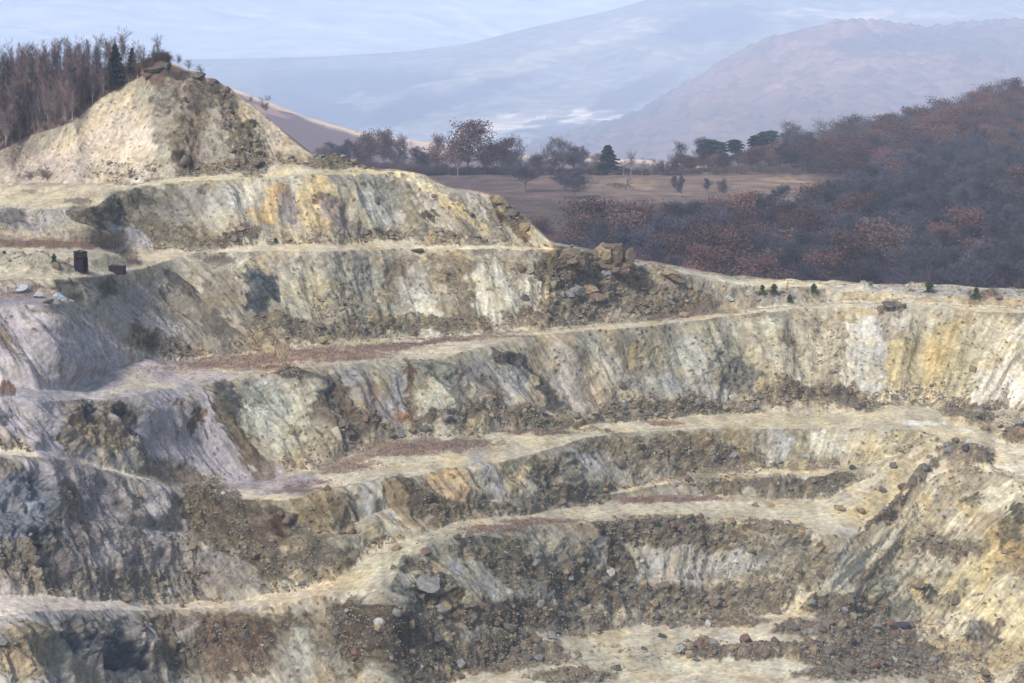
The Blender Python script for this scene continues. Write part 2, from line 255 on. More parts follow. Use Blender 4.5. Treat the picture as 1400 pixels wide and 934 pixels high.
# ------------------------------------------------------------------ painted geology: (x, y, rx, ry, angle, rgb, strength, rock, rubble)
PT = [
# --- top hill
(130,205,90,45,-30,(196,178,156),.9,0,0),(60,235,70,22,0,(178,160,146),.8,0,0),(190,215,22,40,20,(208,194,172),.9,0,0),(150,150,45,18,-38,(200,182,150),.7,0,0),
(165,235,60,10,0,(188,176,165),.8,0,.5),(110,180,40,10,-35,(200,180,140),.6,0,0),
(240,120,28,38,35,(136,120,100),.85,.8,0),(262,185,24,48,15,(134,118,96),.8,.7,0),(232,95,30,12,20,(96,84,72),.9,1,0),(228,140,18,20,0,(138,130,118),.8,.8,0),(275,130,20,28,30,(118,106,92),.75,1,0),
(300,125,22,12,40,(92,82,72),.8,1,0),(290,200,16,40,5,(158,146,132),.7,.2,0),(325,185,14,60,-20,(122,112,102),.85,.3,.9),(345,215,22,30,0,(118,110,98),.8,.3,1),
(375,185,60,26,48,(180,164,140),.8,.1,0),(340,178,8,10,0,(120,105,70),.8,.8,0),(352,200,6,8,0,(95,95,85),.8,.8,0),(290,232,50,8,-5,(120,108,92),.7,.4,1),(250,222,14,10,0,(90,80,68),.8,.7,0),
(430,222,55,9,8,(128,112,84),.9,.5,1),(400,212,25,6,20,(190,170,135),.7,0,0),(470,226,40,6,5,(110,100,78),.8,.5,1),
(20,215,40,14,-30,(150,132,120),.7,.2,0),(215,100,12,18,0,(120,84,70),.7,.3,0),
# --- B1 bench
(70,268,90,14,0,(206,190,150),.9,0,0),(300,246,130,6,-3,(210,196,152),.9,0,0),(500,236,90,5,0,(214,198,146),.9,0,0),(110,275,18,5,0,(120,104,92),.8,0,0),(40,262,10,3,0,(150,130,110),.7,0,0),
# --- B1 face
(30,302,45,16,10,(148,144,146),.9,.2,0),(75,300,25,12,10,(156,152,152),.7,.1,0),(15,300,18,16,30,(92,88,84),.6,.8,0),(120,300,26,16,30,(104,92,76),.8,.7,0),(165,285,24,22,45,(116,110,92),.8,.8,0),
(215,290,30,40,45,(110,106,90),.8,.6,0),(190,275,14,16,30,(86,86,72),.7,.8,0),(255,285,28,40,50,(140,134,124),.8,.2,0),(285,262,12,8,45,(70,72,74),.5,.5,0),(315,285,30,38,50,(170,170,162),.85,0,0),(330,270,14,30,45,(188,186,176),.7,0,0),
(365,285,14,34,15,(190,160,104),.95,.1,0),(385,262,12,10,0,(168,120,64),.7,.2,0),(398,290,14,30,-20,(134,126,132),.85,.1,0),(432,280,26,40,0,(196,172,118),.95,.2,0),(432,262,16,7,0,(216,204,180),.8,0,0),(440,275,14,8,20,(120,84,52),.75,.5,0),
(455,300,10,34,-25,(150,138,146),.8,0,0),(478,290,9,50,-35,(196,184,150),.7,0,0),(425,322,30,8,0,(170,140,104),.7,.1,.2),(405,316,14,10,0,(196,180,140),.6,0,0),
(520,280,40,34,25,(184,184,172),.85,.05,0),(500,255,40,8,0,(150,146,116),.6,.3,0),(550,262,16,8,30,(108,106,92),.6,.5,0),(560,290,12,40,-48,(134,130,106),.75,.3,0),(600,300,34,16,42,(170,166,150),.8,.1,0),
(600,268,50,7,33,(206,190,146),.8,0,0),(628,292,50,7,40,(196,176,120),.8,.1,0),(590,300,8,6,0,(100,84,62),.8,.6,0),(643,292,8,5,0,(86,70,52),.8,.6,0),(650,285,12,24,-40,(176,176,170),.8,0,0),
(705,300,30,18,45,(110,96,66),.9,.9,.7),(680,272,16,10,20,(130,112,70),.9,1,0),(710,315,16,10,30,(120,86,46),.7,.8,.4),(735,322,18,8,45,(190,176,140),.7,0,0),(560,325,60,7,0,(150,140,112),.8,.3,.9),(480,328,70,5,0,(170,158,128),.7,.1,.7),
(240,325,70,14,15,(120,114,100),.7,.3,.5),(300,332,50,6,0,(90,92,80),.7,.3,.8),(345,325,22,8,0,(98,82,76),.85,.2,0),
(175,325,32,14,25,(164,160,164),.95,0,0),
# --- B2 bench left
(60,330,110,9,2,(150,126,104),.8,0,0),(60,334,60,5,2,(106,88,84),.6,0,0),(90,352,130,6,0,(200,184,152),.8,0,0),(40,362,70,8,8,(162,156,134),.8,.4,0),(170,358,24,8,0,(176,170,140),.7,.3,0),(180,352,14,7,30,(104,94,88),.7,.3,0),
(70,378,80,5,-5,(196,180,142),.8,0,0),(250,352,60,6,-8,(206,190,152),.85,0,0),(480,341,220,4,0,(212,198,160),.95,0,0),(640,340,120,3,0,(220,206,168),.8,0,0),(20,396,50,7,4,(168,140,122),.8,0,0),(10,408,50,6,0,(172,152,150),.8,0,0),
# --- B2 face
(135,400,44,9,-8,(132,126,108),.8,.2,0),(150,395,12,14,10,(104,90,72),.7,.5,0),(145,440,30,50,50,(150,146,142),.85,.05,0),(110,420,14,30,35,(156,150,142),.6,0,0),(200,430,44,44,45,(152,148,148),.9,.05,0),(235,400,36,28,45,(158,152,142),.8,0,0),
(248,390,9,30,-50,(84,76,76),.75,.2,0),(285,430,10,60,-48,(112,100,82),.75,.2,0),(265,440,20,60,-48,(130,122,104),.6,.1,0),(300,455,14,30,-45,(88,80,76),.6,.2,0),(190,465,30,9,35,(118,88,60),.8,.3,1),(205,470,12,10,0,(90,80,74),.6,.4,0),(300,400,20,30,40,(134,122,100),.7,.2,0),
(340,375,30,14,30,(168,172,158),.85,.5,0),(360,405,22,30,25,(76,84,90),.95,1,0),(350,385,16,14,30,(100,112,118),.8,.9,0),(385,430,14,16,30,(150,152,140),.6,.3,0),(300,355,26,9,0,(108,98,90),.85,.2,0),
(420,400,40,40,20,(168,164,142),.8,.2,0),(400,450,60,14,10,(104,104,88),.75,.4,.9),(460,420,40,34,30,(160,154,128),.7,.3,.4),(440,370,44,16,0,(172,168,144),.7,.2,0),(480,450,50,12,0,(120,116,96),.7,.3,.9),
(520,400,34,30,30,(160,160,144),.7,.3,0),(545,380,18,34,20,(138,118,90),.7,.4,0),(560,395,20,24,30,(164,162,154),.7,.3,0),(585,430,16,34,-30,(188,188,176),.9,0,0),(560,445,40,12,0,(104,104,90),.7,.4,.9),(640,400,24,50,-25,(136,120,92),.75,.4,.2),
(610,370,30,24,0,(150,136,106),.7,.4,.2),(675,400,30,44,-20,(182,180,162),.85,.1,0),(665,425,14,26,-20,(190,190,180),.7,0,0),(715,380,24,24,20,(178,168,138),.7,.3,.3),(735,400,22,40,-15,(186,178,158),.7,.1,.1),(690,365,40,10,0,(170,156,120),.6,.2,.2),
(790,370,60,26,0,(112,104,80),.9,.8,.8),(770,350,34,9,0,(126,110,78),.8,.8,.4),(840,380,50,30,25,(118,108,82),.9,.7,1),(790,415,50,20,0,(124,114,92),.8,.4,1),(880,410,60,22,15,(134,118,96),.85,.4,.9),(930,410,50,16,20,(140,122,104),.8,.3,.7),(745,435,50,12,0,(130,116,94),.7,.3,.9),(620,445,50,10,0,(118,106,86),.7,.3,.9),
(905,368,20,9,10,(176,160,120),.7,.4,.3),(930,385,30,10,25,(150,138,112),.7,.3,.4),
# --- right plateau
(1000,385,80,7,6,(212,200,164),.8,0,0),(1120,388,120,5,0,(224,210,172),.85,0,0),(960,372,50,8,10,(196,188,160),.8,0,0),(1010,400,50,9,5,(160,158,154),.7,.1,.2),(1060,408,50,7,0,(150,144,146),.6,.1,.3),(1100,402,30,7,0,(136,122,104),.6,.3,.3),
(1290,398,120,8,3,(160,156,160),.7,.1,.1),(1150,403,80,7,0,(216,202,170),.8,0,0),(1250,393,60,4,0,(186,178,168),.6,0,.2),(1350,404,14,6,0,(112,92,92),.8,.3,.4),(1380,402,20,6,0,(164,166,170),.8,.1,.2),(1330,393,60,4,0,(204,190,158),.8,0,0),
(950,428,90,4,-8,(120,98,84),.85,0,0),(1050,418,70,3,-4,(130,106,92),.7,0,0),(1200,418,200,5,0,(216,206,178),.85,0,0),
# --- B3 bench
(60,412,60,5,0,(166,148,148),.7,0,0),(220,508,90,16,8,(164,150,152),.9,0,0),(190,500,60,6,5,(180,166,166),.7,0,0),(340,492,90,9,-4,(146,120,102),.85,0,0),(300,500,80,5,3,(138,112,98),.7,0,0),(440,482,90,7,-6,(150,120,98),.85,0,0),(520,475,50,6,-5,(136,112,96),.85,0,0),
(430,472,60,4,-8,(190,170,136),.7,0,0),(480,488,70,5,-3,(128,98,86),.75,0,0),(600,466,60,4,-6,(112,92,84),.85,0,0),(660,459,60,3,-6,(116,96,86),.7,0,0),(600,476,70,6,-8,(198,186,158),.85,0,0),(530,468,50,3,-4,(206,190,150),.8,0,0),
(760,453,70,5,-7,(204,190,152),.9,0,0),(860,447,60,4,-7,(206,192,156),.9,0,0),(950,438,60,4,-8,(200,186,152),.85,0,0),(385,502,30,5,-8,(176,128,82),.6,0,0),(300,515,60,6,3,(170,158,154),.7,0,0),
(1050,425,80,4,-5,(214,200,164),.9,0,0),
# --- left purple slopes
(50,450,80,40,30,(150,143,152),.95,0,0),(120,490,60,40,40,(146,140,150),.95,0,0),(40,500,90,40,20,(142,136,144),.9,0,0),(20,425,50,8,0,(150,138,126),.6,.1,0),(5,470,10,30,-35,(120,100,76),.7,.3,0),(60,425,24,6,0,(124,110,96),.6,.3,0),
(90,545,120,7,0,(152,144,152),.7,0,0),(50,580,90,34,35,(140,135,146),.95,0,0),(10,534,8,9,0,(96,64,50),.8,.4,0),(5,575,10,16,0,(96,96,104),.7,.6,0),(150,555,12,16,20,(110,104,94),.5,.5,0),
(115,575,30,28,40,(120,104,84),.9,.8,0),(120,560,14,16,0,(84,90,98),.8,.9,0),(140,600,34,24,35,(126,110,88),.85,.7,0),(100,600,26,20,40,(140,122,90),.7,.6,0),(185,590,10,50,-38,(76,76,72),.75,.7,0),(165,560,14,10,0,(74,72,64),.7,.7,0),(200,630,14,30,-45,(104,92,72),.7,.5,0),
(240,580,50,60,35,(148,142,152),.95,0,0),(300,620,70,34,35,(146,141,152),.95,0,0),(200,545,44,14,0,(148,142,150),.8,0,0),(262,580,11,18,15,(116,98,72),.85,.5,0),(233,560,9,9,0,(124,110,92),.7,.4,0),(380,650,70,12,12,(158,151,160),.95,0,0),(270,545,30,20,20,(150,146,150),.7,0,0),
(320,590,14,70,-30,(110,100,78),.85,.4,0),(305,540,14,22,-20,(84,86,84),.8,.7,0),(350,630,14,40,-50,(122,104,82),.8,.3,0),(325,565,9,40,-28,(76,86,96),.7,.6,0),
# --- B3 face
(365,565,34,40,30,(160,164,152),.9,.5,0),(345,545,20,20,0,(120,132,134),.7,.7,0),(410,590,34,36,40,(172,170,146),.8,.3,0),(420,560,20,28,30,(178,174,150),.7,.3,0),(405,515,30,9,10,(86,86,74),.8,.8,.5),(380,525,44,9,20,(156,146,130),.5,.4,0),
(440,575,14,24,-20,(108,84,58),.85,.7,0),(455,540,16,30,-15,(96,98,92),.7,.8,0),(430,610,40,16,35,(166,154,120),.8,.2,.3),(480,590,30,20,45,(100,86,72),.8,.4,.6),(465,545,10,30,-10,(118,92,70),.6,.4,0),(450,520,34,10,0,(130,124,110),.5,.4,0),
(490,530,18,30,-25,(146,142,146),.8,.1,0),(510,550,12,34,-25,(150,130,112),.7,.1,0),(545,545,16,36,-22,(158,162,160),.9,.1,0),(535,560,30,24,20,(140,136,140),.6,.1,0),(560,540,8,50,-8,(112,84,56),.85,.2,0),(595,520,26,24,10,(112,120,112),.8,.6,0),(580,550,20,34,0,(148,146,126),.7,.4,.3),
(550,574,14,6,30,(172,120,70),.7,0,0),(500,580,30,10,30,(96,80,70),.7,.4,.7),(600,565,34,30,40,(176,172,150),.85,.2,0),(630,590,44,10,30,(168,164,130),.8,.2,.4),(605,575,40,8,0,(78,80,80),.6,.6,.9),
(650,510,30,24,40,(142,138,138),.8,.1,0),(690,490,20,12,30,(88,82,76),.8,.7,0),(710,500,20,14,30,(82,76,76),.85,.8,0),(665,530,20,14,20,(92,96,80),.7,.7,0),(670,540,28,10,45,(112,88,72),.7,.2,0),(690,530,26,34,45,(154,156,154),.8,.2,0),(740,520,8,40,-38,(90,84,82),.75,.4,0),(755,540,10,24,-35,(84,82,80),.7,.5,0),
(780,520,22,60,-40,(178,164,148),.9,.05,0),(740,490,16,40,-38,(150,142,128),.6,.1,0),(700,570,70,14,8,(112,108,92),.85,.4,1),(780,585,60,9,0,(104,100,86),.8,.4,1),(820,500,26,34,-30,(186,176,152),.8,.1,0),(825,480,40,12,0,(176,172,148),.7,.1,0),
(870,500,14,30,-15,(170,146,98),.8,.3,0),(900,490,30,24,10,(160,148,108),.7,.3,0),(890,520,30,24,20,(148,146,132),.7,.3,0),(920,530,24,20,20,(160,160,156),.8,.1,0),(860,545,30,14,0,(174,162,132),.6,.2,.3),(880,560,60,12,0,(122,114,88),.85,.4,1),(960,555,50,12,0,(130,118,90),.8,.3,1),
(950,490,34,30,0,(176,176,162),.7,.2,0),(1000,500,30,34,30,(146,140,110),.7,.5,0),(1010,515,24,24,40,(116,114,104),.8,.7,0),(980,540,16,10,0,(190,190,182),.6,0,0),(1050,470,34,30,0,(180,172,140),.7,.3,0),(1075,475,16,10,30,(130,110,80),.7,.5,0),(1010,450,60,14,0,(178,176,152),.6,.2,0),
(1080,510,34,30,0,(184,172,140),.8,.1,.1),(1080,540,50,14,10,(160,144,104),.8,.2,.7),(1130,470,20,34,0,(190,180,150),.8,.1,.3),(1150,440,30,10,0,(170,150,108),.6,.3,0),(1160,500,10,50,4,(212,202,174),.8,.1,0),(1165,545,40,10,10,(180,168,140),.8,.1,.3),
(1190,490,24,50,0,(176,176,168),.9,.1,0),(1185,450,20,20,0,(186,186,180),.7,.1,0),(1215,440,16,24,0,(136,124,118),.6,.2,0),(1230,500,20,40,5,(188,166,110),.85,.2,0),(1270,490,30,40,0,(192,176,124),.9,.15,0),(1250,440,30,14,0,(192,184,160),.7,.1,0),(1300,480,30,44,10,(188,164,104),.9,.15,0),(1320,440,14,20,0,(178,156,108),.8,.4,0),
(1260,535,60,12,0,(204,190,150),.8,.05,.5),(1320,520,34,24,-30,(178,166,120),.8,.2,.1),(1330,470,24,30,10,(184,172,136),.7,.2,0),(1370,490,20,60,38,(214,204,176),.95,0,0),(1360,530,40,20,-35,(212,202,178),.9,0,0),(1395,530,16,26,20,(222,216,200),.9,0,0),(1360,450,30,18,0,(200,186,148),.8,.1,0),(1355,500,10,16,30,(176,150,96),.6,.3,0),(1230,545,80,6,0,(196,180,140),.7,0,.4),
# --- B4 bench
(380,668,90,8,4,(160,146,146),.9,0,0),(420,668,50,5,-5,(112,88,84),.6,0,0),(340,672,30,4,4,(196,180,168),.7,0,0),(450,664,30,3,-6,(206,200,184),.7,0,0),(470,640,50,6,-8,(136,112,96),.8,0,0),(560,612,90,12,-2,(134,110,94),.85,0,0),(610,608,70,5,-4,(128,104,92),.7,0,0),(490,626,30,5,-10,(146,110,86),.7,0,0),
(600,630,90,8,-4,(202,190,156),.9,0,0),(560,640,50,7,0,(196,184,150),.8,.1,0),(740,600,80,7,-8,(204,190,150),.9,0,0),(725,590,60,4,3,(112,92,84),.8,0,0),(880,582,120,6,0,(208,194,154),.9,0,0),(905,578,30,4,0,(134,102,82),.7,0,0),(850,583,50,3,0,(226,214,178),.7,0,0),(1050,575,120,8,0,(204,188,146),.9,0,0),
(1200,572,100,9,0,(204,188,148),.9,0,0),(1290,588,90,12,3,(206,192,154),.9,0,0),(1260,578,30,3,3,(236,234,230),.8,0,0),(1350,595,60,10,5,(214,202,168),.9,0,0),(1380,625,50,12,0,(214,200,164),.9,0,0),(1380,640,40,5,0,(228,218,190),.8,0,0),(1380,580,40,14,0,(196,178,136),.8,.1,.3),
# --- B4 face centre + right
(550,665,40,18,0,(160,150,126),.5,.2,0),(520,700,16,34,-35,(164,168,166),.9,.05,0),(500,690,10,20,-20,(150,152,156),.7,.1,0),(545,690,12,44,-38,(150,128,92),.85,.2,0),(565,680,14,34,-40,(100,84,66),.8,.5,.2),(480,680,34,10,-10,(176,168,140),.6,.1,0),
(590,690,16,30,-25,(108,84,66),.8,.4,.9),(610,665,30,24,0,(190,158,112),.9,.2,0),(640,660,24,20,20,(186,170,140),.7,.2,0),(690,655,30,16,0,(172,150,98),.8,.5,0),(710,665,14,10,0,(150,120,70),.6,.5,0),(670,650,14,34,-35,(156,158,162),.7,.1,0),(730,670,26,14,20,(190,180,156),.7,.1,0),
(630,695,60,10,0,(116,108,84),.8,.4,1),(740,650,14,26,-20,(96,90,74),.7,.8,0),(770,640,20,24,30,(120,116,96),.7,.7,0),(800,635,10,34,-40,(170,168,166),.8,.1,0),(830,640,14,30,-45,(166,162,158),.8,.1,0),(820,610,34,10,0,(140,128,92),.7,.3,.2),(770,680,60,12,0,(108,102,82),.8,.4,1),(860,620,40,20,20,(140,126,94),.7,.3,.6),
(950,620,90,20,3,(124,112,80),.9,.3,.8),(950,598,80,7,0,(150,134,94),.8,.3,.3),(950,642,80,6,0,(140,126,98),.8,.2,.6),(1070,605,14,16,-20,(162,164,160),.85,.1,0),(1100,610,20,16,20,(150,140,104),.7,.3,.1),(1140,605,34,16,0,(184,184,166),.85,.1,0),(1200,605,50,16,0,(192,180,142),.9,.1,0),(1215,600,12,16,0,(164,164,164),.6,.1,0),(1180,630,50,10,-30,(186,170,124),.8,.1,.2),(1100,635,50,9,0,(150,140,110),.7,.2,.7),(1240,600,30,10,0,(178,158,108),.7,.2,.2),
(880,655,70,5,0,(164,144,118),.8,0,.2),(1000,652,80,4,0,(164,148,116),.8,0,.2),(1040,665,100,10,2,(112,106,90),.9,.4,1),(1075,660,24,8,0,(150,148,144),.5,.3,.5),(1130,665,40,12,-20,(108,96,80),.8,.4,1),
(910,682,80,5,0,(132,102,92),.85,0,0),(870,686,30,3,0,(120,90,82),.7,0,0),(985,688,40,4,0,(216,196,180),.8,0,0),(1080,692,100,6,0,(208,196,160),.9,0,0),(1060,700,130,7,2,(204,192,156),.9,0,0),(880,702,120,6,0,(204,192,156),.9,0,0),(1150,712,50,10,5,(208,196,160),.9,0,0),(1170,726,30,5,5,(226,218,196),.8,0,0),
(1215,665,60,14,-40,(188,172,128),.9,.05,0),(1230,645,50,7,-38,(176,160,118),.8,.1,.1),(1290,620,40,9,-35,(190,174,130),.8,.05,0),(1195,650,40,4,-38,(206,194,152),.7,0,0),
# --- left lower rocky slope (below B4 ledge)
(30,650,60,20,20,(132,126,134),.8,.1,0),(25,700,50,50,50,(94,104,120),.95,.8,0),(50,735,24,24,20,(78,84,90),.8,1,0),(20,760,50,20,0,(96,96,96),.85,.6,.9),(50,765,12,14,0,(64,62,50),.8,.8,0),(10,640,16,14,0,(120,104,80),.6,.5,0),(72,745,8,40,0,(70,66,62),.7,.7,.2),
(120,670,70,34,35,(128,122,130),.9,.25,.1),(150,720,70,50,40,(126,120,128),.9,.3,.2),(230,760,70,44,40,(130,126,136),.85,.35,.3),(210,690,20,24,20,(148,144,156),.8,.1,0),(90,760,30,30,20,(120,112,116),.8,.3,.2),(330,780,50,20,30,(126,122,128),.7,.3,.3),(100,700,16,50,-30,(100,92,88),.6,.5,.3),
(240,650,40,16,15,(120,104,96),.7,.2,.1),(300,710,60,40,40,(92,82,64),.95,.6,.7),(280,690,30,20,20,(116,98,66),.7,.6,.5),(350,750,50,24,35,(100,90,74),.85,.5,.8),(370,720,34,30,20,(112,90,66),.8,.6,.3),(400,700,40,16,0,(150,140,106),.8,.5,0),(380,715,12,20,-20,(90,58,40),.75,.6,0),(420,730,30,34,-30,(128,116,86),.8,.6,.3),
(450,700,24,20,0,(134,118,82),.8,.8,.2),(470,720,16,16,0,(120,104,72),.8,1,0),(440,770,40,20,-10,(120,112,92),.8,.4,.7),(400,780,50,16,-10,(104,94,80),.8,.4,.9),(330,695,60,10,10,(96,86,64),.8,.5,.5),(150,795,130,12,0,(110,104,98),.7,.3,.8),(480,740,14,10,0,(150,144,120),.6,.3,.3),(420,690,90,6,-6,(172,162,134),.6,.1,0),
# --- B5/B6 road
(60,828,110,12,2,(172,158,150),.9,0,0),(250,829,130,4,0,(184,170,158),.95,0,0),(400,816,60,6,-12,(190,174,150),.9,0,0),(500,785,44,20,-40,(196,186,154),.95,0,0),(540,758,50,12,-35,(190,182,148),.9,0,0),(620,728,50,7,-12,(194,178,146),.8,0,0),(680,722,60,5,-5,(134,102,86),.85,0,0),(640,708,50,4,0,(196,164,134),.6,0,0),(590,738,60,6,-14,(190,182,150),.8,0,.1),(740,712,60,4,0,(132,96,80),.7,0,0),
# --- bottom faces
(40,880,44,24,20,(126,112,84),.8,.3,.2),(20,910,34,24,30,(140,118,82),.8,.3,.4),(80,880,30,40,30,(112,116,104),.7,.3,0),(130,880,60,24,25,(78,84,96),.9,1,0),(165,905,30,16,20,(66,72,84),.8,1,0),(100,862,40,10,0,(134,128,110),.7,.6,0),(160,860,30,12,0,(116,118,116),.7,.8,0),(110,920,60,12,20,(122,120,106),.8,.1,.1),
(220,880,24,40,0,(118,108,92),.8,.5,.3),(240,850,60,10,0,(112,90,74),.7,.5,.2),(250,900,30,24,0,(106,106,92),.8,.6,.5),(300,870,34,30,10,(112,90,74),.85,.7,.4),(340,865,34,24,0,(104,84,60),.8,.7,.3),(360,880,20,34,0,(104,78,64),.7,.7,.4),(330,910,50,20,0,(124,100,82),.8,.3,.3),(400,850,30,10,0,(110,96,76),.7,.5,.3),
(420,890,24,44,20,(164,164,146),.9,.2,0),(400,920,20,20,0,(150,146,132),.8,.3,0),(450,870,34,30,35,(140,134,112),.8,.5,.2),(470,905,40,24,20,(134,134,122),.8,.4,.4),(480,850,30,24,45,(104,88,74),.85,.4,.5),(510,870,50,40,40,(86,74,64),.9,.5,1),(560,890,50,34,20,(82,72,62),.9,.4,1),
(545,825,14,40,-40,(146,150,142),.85,.1,.1),(560,820,24,20,0,(110,104,82),.8,.9,0),(590,810,30,24,20,(96,84,64),.8,.9,.2),(605,830,16,16,0,(110,96,70),.8,.9,0),(560,775,20,12,0,(92,86,72),.8,.6,.8),(590,850,40,14,0,(96,90,80),.8,.4,.9),(640,870,30,12,0,(130,130,128),.6,.2,.3),
(625,780,16,60,-42,(140,146,150),.95,.1,.05),(655,790,14,60,-40,(164,164,152),.7,.1,0),(600,760,34,10,0,(142,140,120),.7,.3,.2),(650,760,40,16,20,(120,116,104),.7,.5,.3),(700,780,34,34,30,(112,106,82),.85,.5,.8),(690,750,50,16,0,(116,110,86),.8,.4,.7),(760,790,50,34,20,(96,92,82),.9,.9,.5),(745,755,30,24,30,(152,150,132),.8,.4,.1),(730,820,40,20,20,(120,122,120),.7,.4,.4),
(800,760,16,12,0,(124,120,96),.7,.6,0),(812,755,14,16,30,(96,98,112),.6,.4,0),(830,745,10,34,-20,(86,66,44),.9,.8,0),(850,770,14,30,-30,(110,88,66),.7,.5,.4),(790,800,60,30,10,(100,98,88),.8,.6,.9),(860,810,70,26,10,(96,92,80),.9,.4,1),(700,850,80,24,0,(84,78,68),.95,.4,1),(780,860,60,14,0,(118,116,108),.7,.2,.7),(650,900,90,20,0,(98,90,76),.9,.3,1),(740,895,60,12,10,(112,104,86),.8,.2,1),
(930,730,90,24,4,(108,102,78),.9,.4,1),(870,725,40,18,0,(124,118,96),.8,.4,.8),(1050,722,50,10,4,(120,112,88),.8,.4,.9),(930,775,60,24,-10,(166,164,160),.95,.1,.1),(1000,775,60,20,-20,(164,162,156),.9,.2,.2),(1045,785,18,9,-10,(116,118,104),.8,.6,.1),(1060,750,40,18,0,(140,136,120),.8,.4,.3),(1090,740,20,10,0,(88,86,80),.7,.6,.6),(960,820,80,16,0,(108,104,92),.85,.3,1),(1040,820,70,20,-10,(130,120,96),.8,.3,1),
(1125,765,8,24,8,(140,112,76),.9,.6,0),(1150,770,24,16,0,(160,156,140),.8,.4,0),(1120,800,70,9,-40,(196,188,164),.6,.05,0),(1170,780,60,12,-42,(196,188,164),.85,.1,0),(1100,780,30,30,-30,(140,130,104),.6,.4,.4),(1210,790,20,24,0,(142,140,120),.85,.8,0),(1255,800,12,10,20,(176,156,90),.8,.8,0),(1275,812,12,16,20,(70,66,58),.8,.8,0),(1300,810,24,30,10,(146,140,104),.8,.8,0),(1230,830,30,16,0,(120,122,110),.8,.7,.2),(1305,840,8,16,0,(150,110,52),.7,.5,0),
(1230,750,60,14,-35,(176,158,114),.8,.3,.4),(1290,750,50,12,0,(124,112,88),.85,.3,.9),(1330,755,40,10,-10,(140,120,86),.8,.3,.8),(1330,700,44,9,-40,(206,192,150),.9,.05,0),(1300,670,34,12,-30,(166,154,126),.7,.3,.2),(1290,685,24,9,0,(156,160,160),.7,.3,.1),(1335,690,20,9,0,(136,132,104),.8,.5,.3),(1370,680,34,16,-30,(204,192,156),.85,.1,0),(1250,700,40,9,-40,(198,182,138),.8,.1,.3),
(1375,760,30,60,30,(188,160,96),.85,.4,.1),(1390,770,14,34,0,(168,142,100),.9,.7,0),(1392,705,14,16,0,(90,88,66),.8,.9,0),(1380,730,16,14,0,(110,104,84),.7,.8,0),(1340,830,60,30,-40,(206,194,154),.85,.1,0),(1380,850,34,40,-30,(208,190,138),.9,.2,0),(1330,870,24,14,-40,(124,122,120),.8,.7,.2),(1345,880,40,10,-50,(110,92,78),.7,.6,.2),(1370,900,40,20,-30,(190,164,110),.8,.3,0),(1270,860,44,8,-30,(196,188,164),.7,.1,.3),(1310,910,50,20,-30,(180,164,128),.8,.3,.5),(1320,780,50,9,-40,(200,180,122),.8,.2,0),
(1160,830,60,20,0,(102,92,72),.9,.4,1),(1200,880,70,26,10,(106,94,76),.9,.4,1),(1120,860,60,12,0,(96,84,70),.9,.3,1),(1240,905,60,20,0,(116,102,80),.9,.3,1),(1150,920,60,10,0,(110,98,78),.9,.3,1),
(1040,890,110,7,-2,(90,76,62),.9,.4,1),(960,880,20,10,0,(130,108,72),.7,.6,.8),(880,870,80,8,3,(196,188,160),.9,0,0),(940,912,170,12,0,(204,196,166),.95,0,0),(860,895,80,12,0,(192,184,154),.9,0,.1),(1010,872,40,5,0,(210,204,182),.8,0,0),(830,915,60,10,0,(184,174,144),.8,0,.1),(780,925,60,10,0,(112,104,86),.8,.2,.9),(960,850,90,8,0,(120,112,88),.85,.3,1),(1320,620,38,13,5,(98,80,74),.95,.5,1),(1245,668,60,8,-46,(104,86,78),.95,.5,1),(1205,708,34,7,-45,(100,82,74),.9,.4,1),(1320,640,30,12,20,(170,150,110),.6,.2,.5),
(1110,548,80,15,3,(132,112,84),.9,.5,1),(1075,545,24,10,0,(110,98,78),.8,.5,1),(1180,556,24,7,0,(120,104,82),.8,.3,1),(1325,570,36,11,5,(134,116,84),.9,.5,1),(1395,598,24,10,0,(116,98,76),.9,.4,1),(1040,893,105,10,-2,(92,78,66),.95,.5,1),(1160,905,70,14,5,(110,94,74),.9,.4,1),
(900,725,80,14,0,(104,98,76),.8,.4,1),
(40,364,62,7,5,(148,144,124),.9,.35,.15),(60,334,115,5,2,(122,98,86),.8,0,.0),(150,359,30,6,0,(152,146,124),.8,.3,.1),(25,404,60,5,0,(158,138,132),.8,0,0),(180,356,12,6,30,(98,88,78),.8,.4,.2),(20,344,40,3,0,(190,176,142),.7,0,0),(110,373,24,2,0,(120,104,88),.6,0,0),(90,390,40,3,-8,(120,108,92),.7,.2,.1),(1215,420,18,4,0,(86,76,66),.8,.4,.8),
]
CREAM = np.array((202, 188, 158)); 
base = np.zeros(Xg.shape+(3,)); base[:] = (158, 150, 130)
n1 = fbm(P[..., 0]/14, P[..., 2]/10+P[..., 1]/20, P[..., 1]/30, 4, 11)
n2 = fbm(U/26.0, Yg/110.0, 0, 4, 23); n3 = fbm(U/7.0, Yg/60.0, 3.3, 3, 31)
def mixc(c, tgt, m): return c + (np.asarray(tgt, float)-c)*m[..., None]
left = sstep(430, 60, Xg)*sstep(390, 480, Yg)
base = mixc(base, (140, 134, 138), left*.8)
right = sstep(980, 1200, Xg)
base = mixc(base, (182, 168, 132), right*.8)
base = mixc(base, (116, 102, 82), np.clip(n1*1.3+n2*.5, 0, 1)*.55)
base = mixc(base, (178, 172, 150), np.clip(-n1*1.0-n2*.9, 0, 1)*.6)
base = mixc(base, (176, 150, 104), np.clip(fbm(P[..., 0]/9, P[..., 2]/9, P[..., 1]/25, 3, 77)-.12, 0, 1)*.9)
flat = (1-face)*(seg > 0)
base = mixc(base, CREAM, flat*.85*sstep(0, .03, fr+.02))
rock = np.clip(fbm(P[..., 0]/18, P[..., 2]/12, P[..., 1]/30, 3, 51)*1.4, 0, .3)*face
toe = np.zeros_like(Xg)
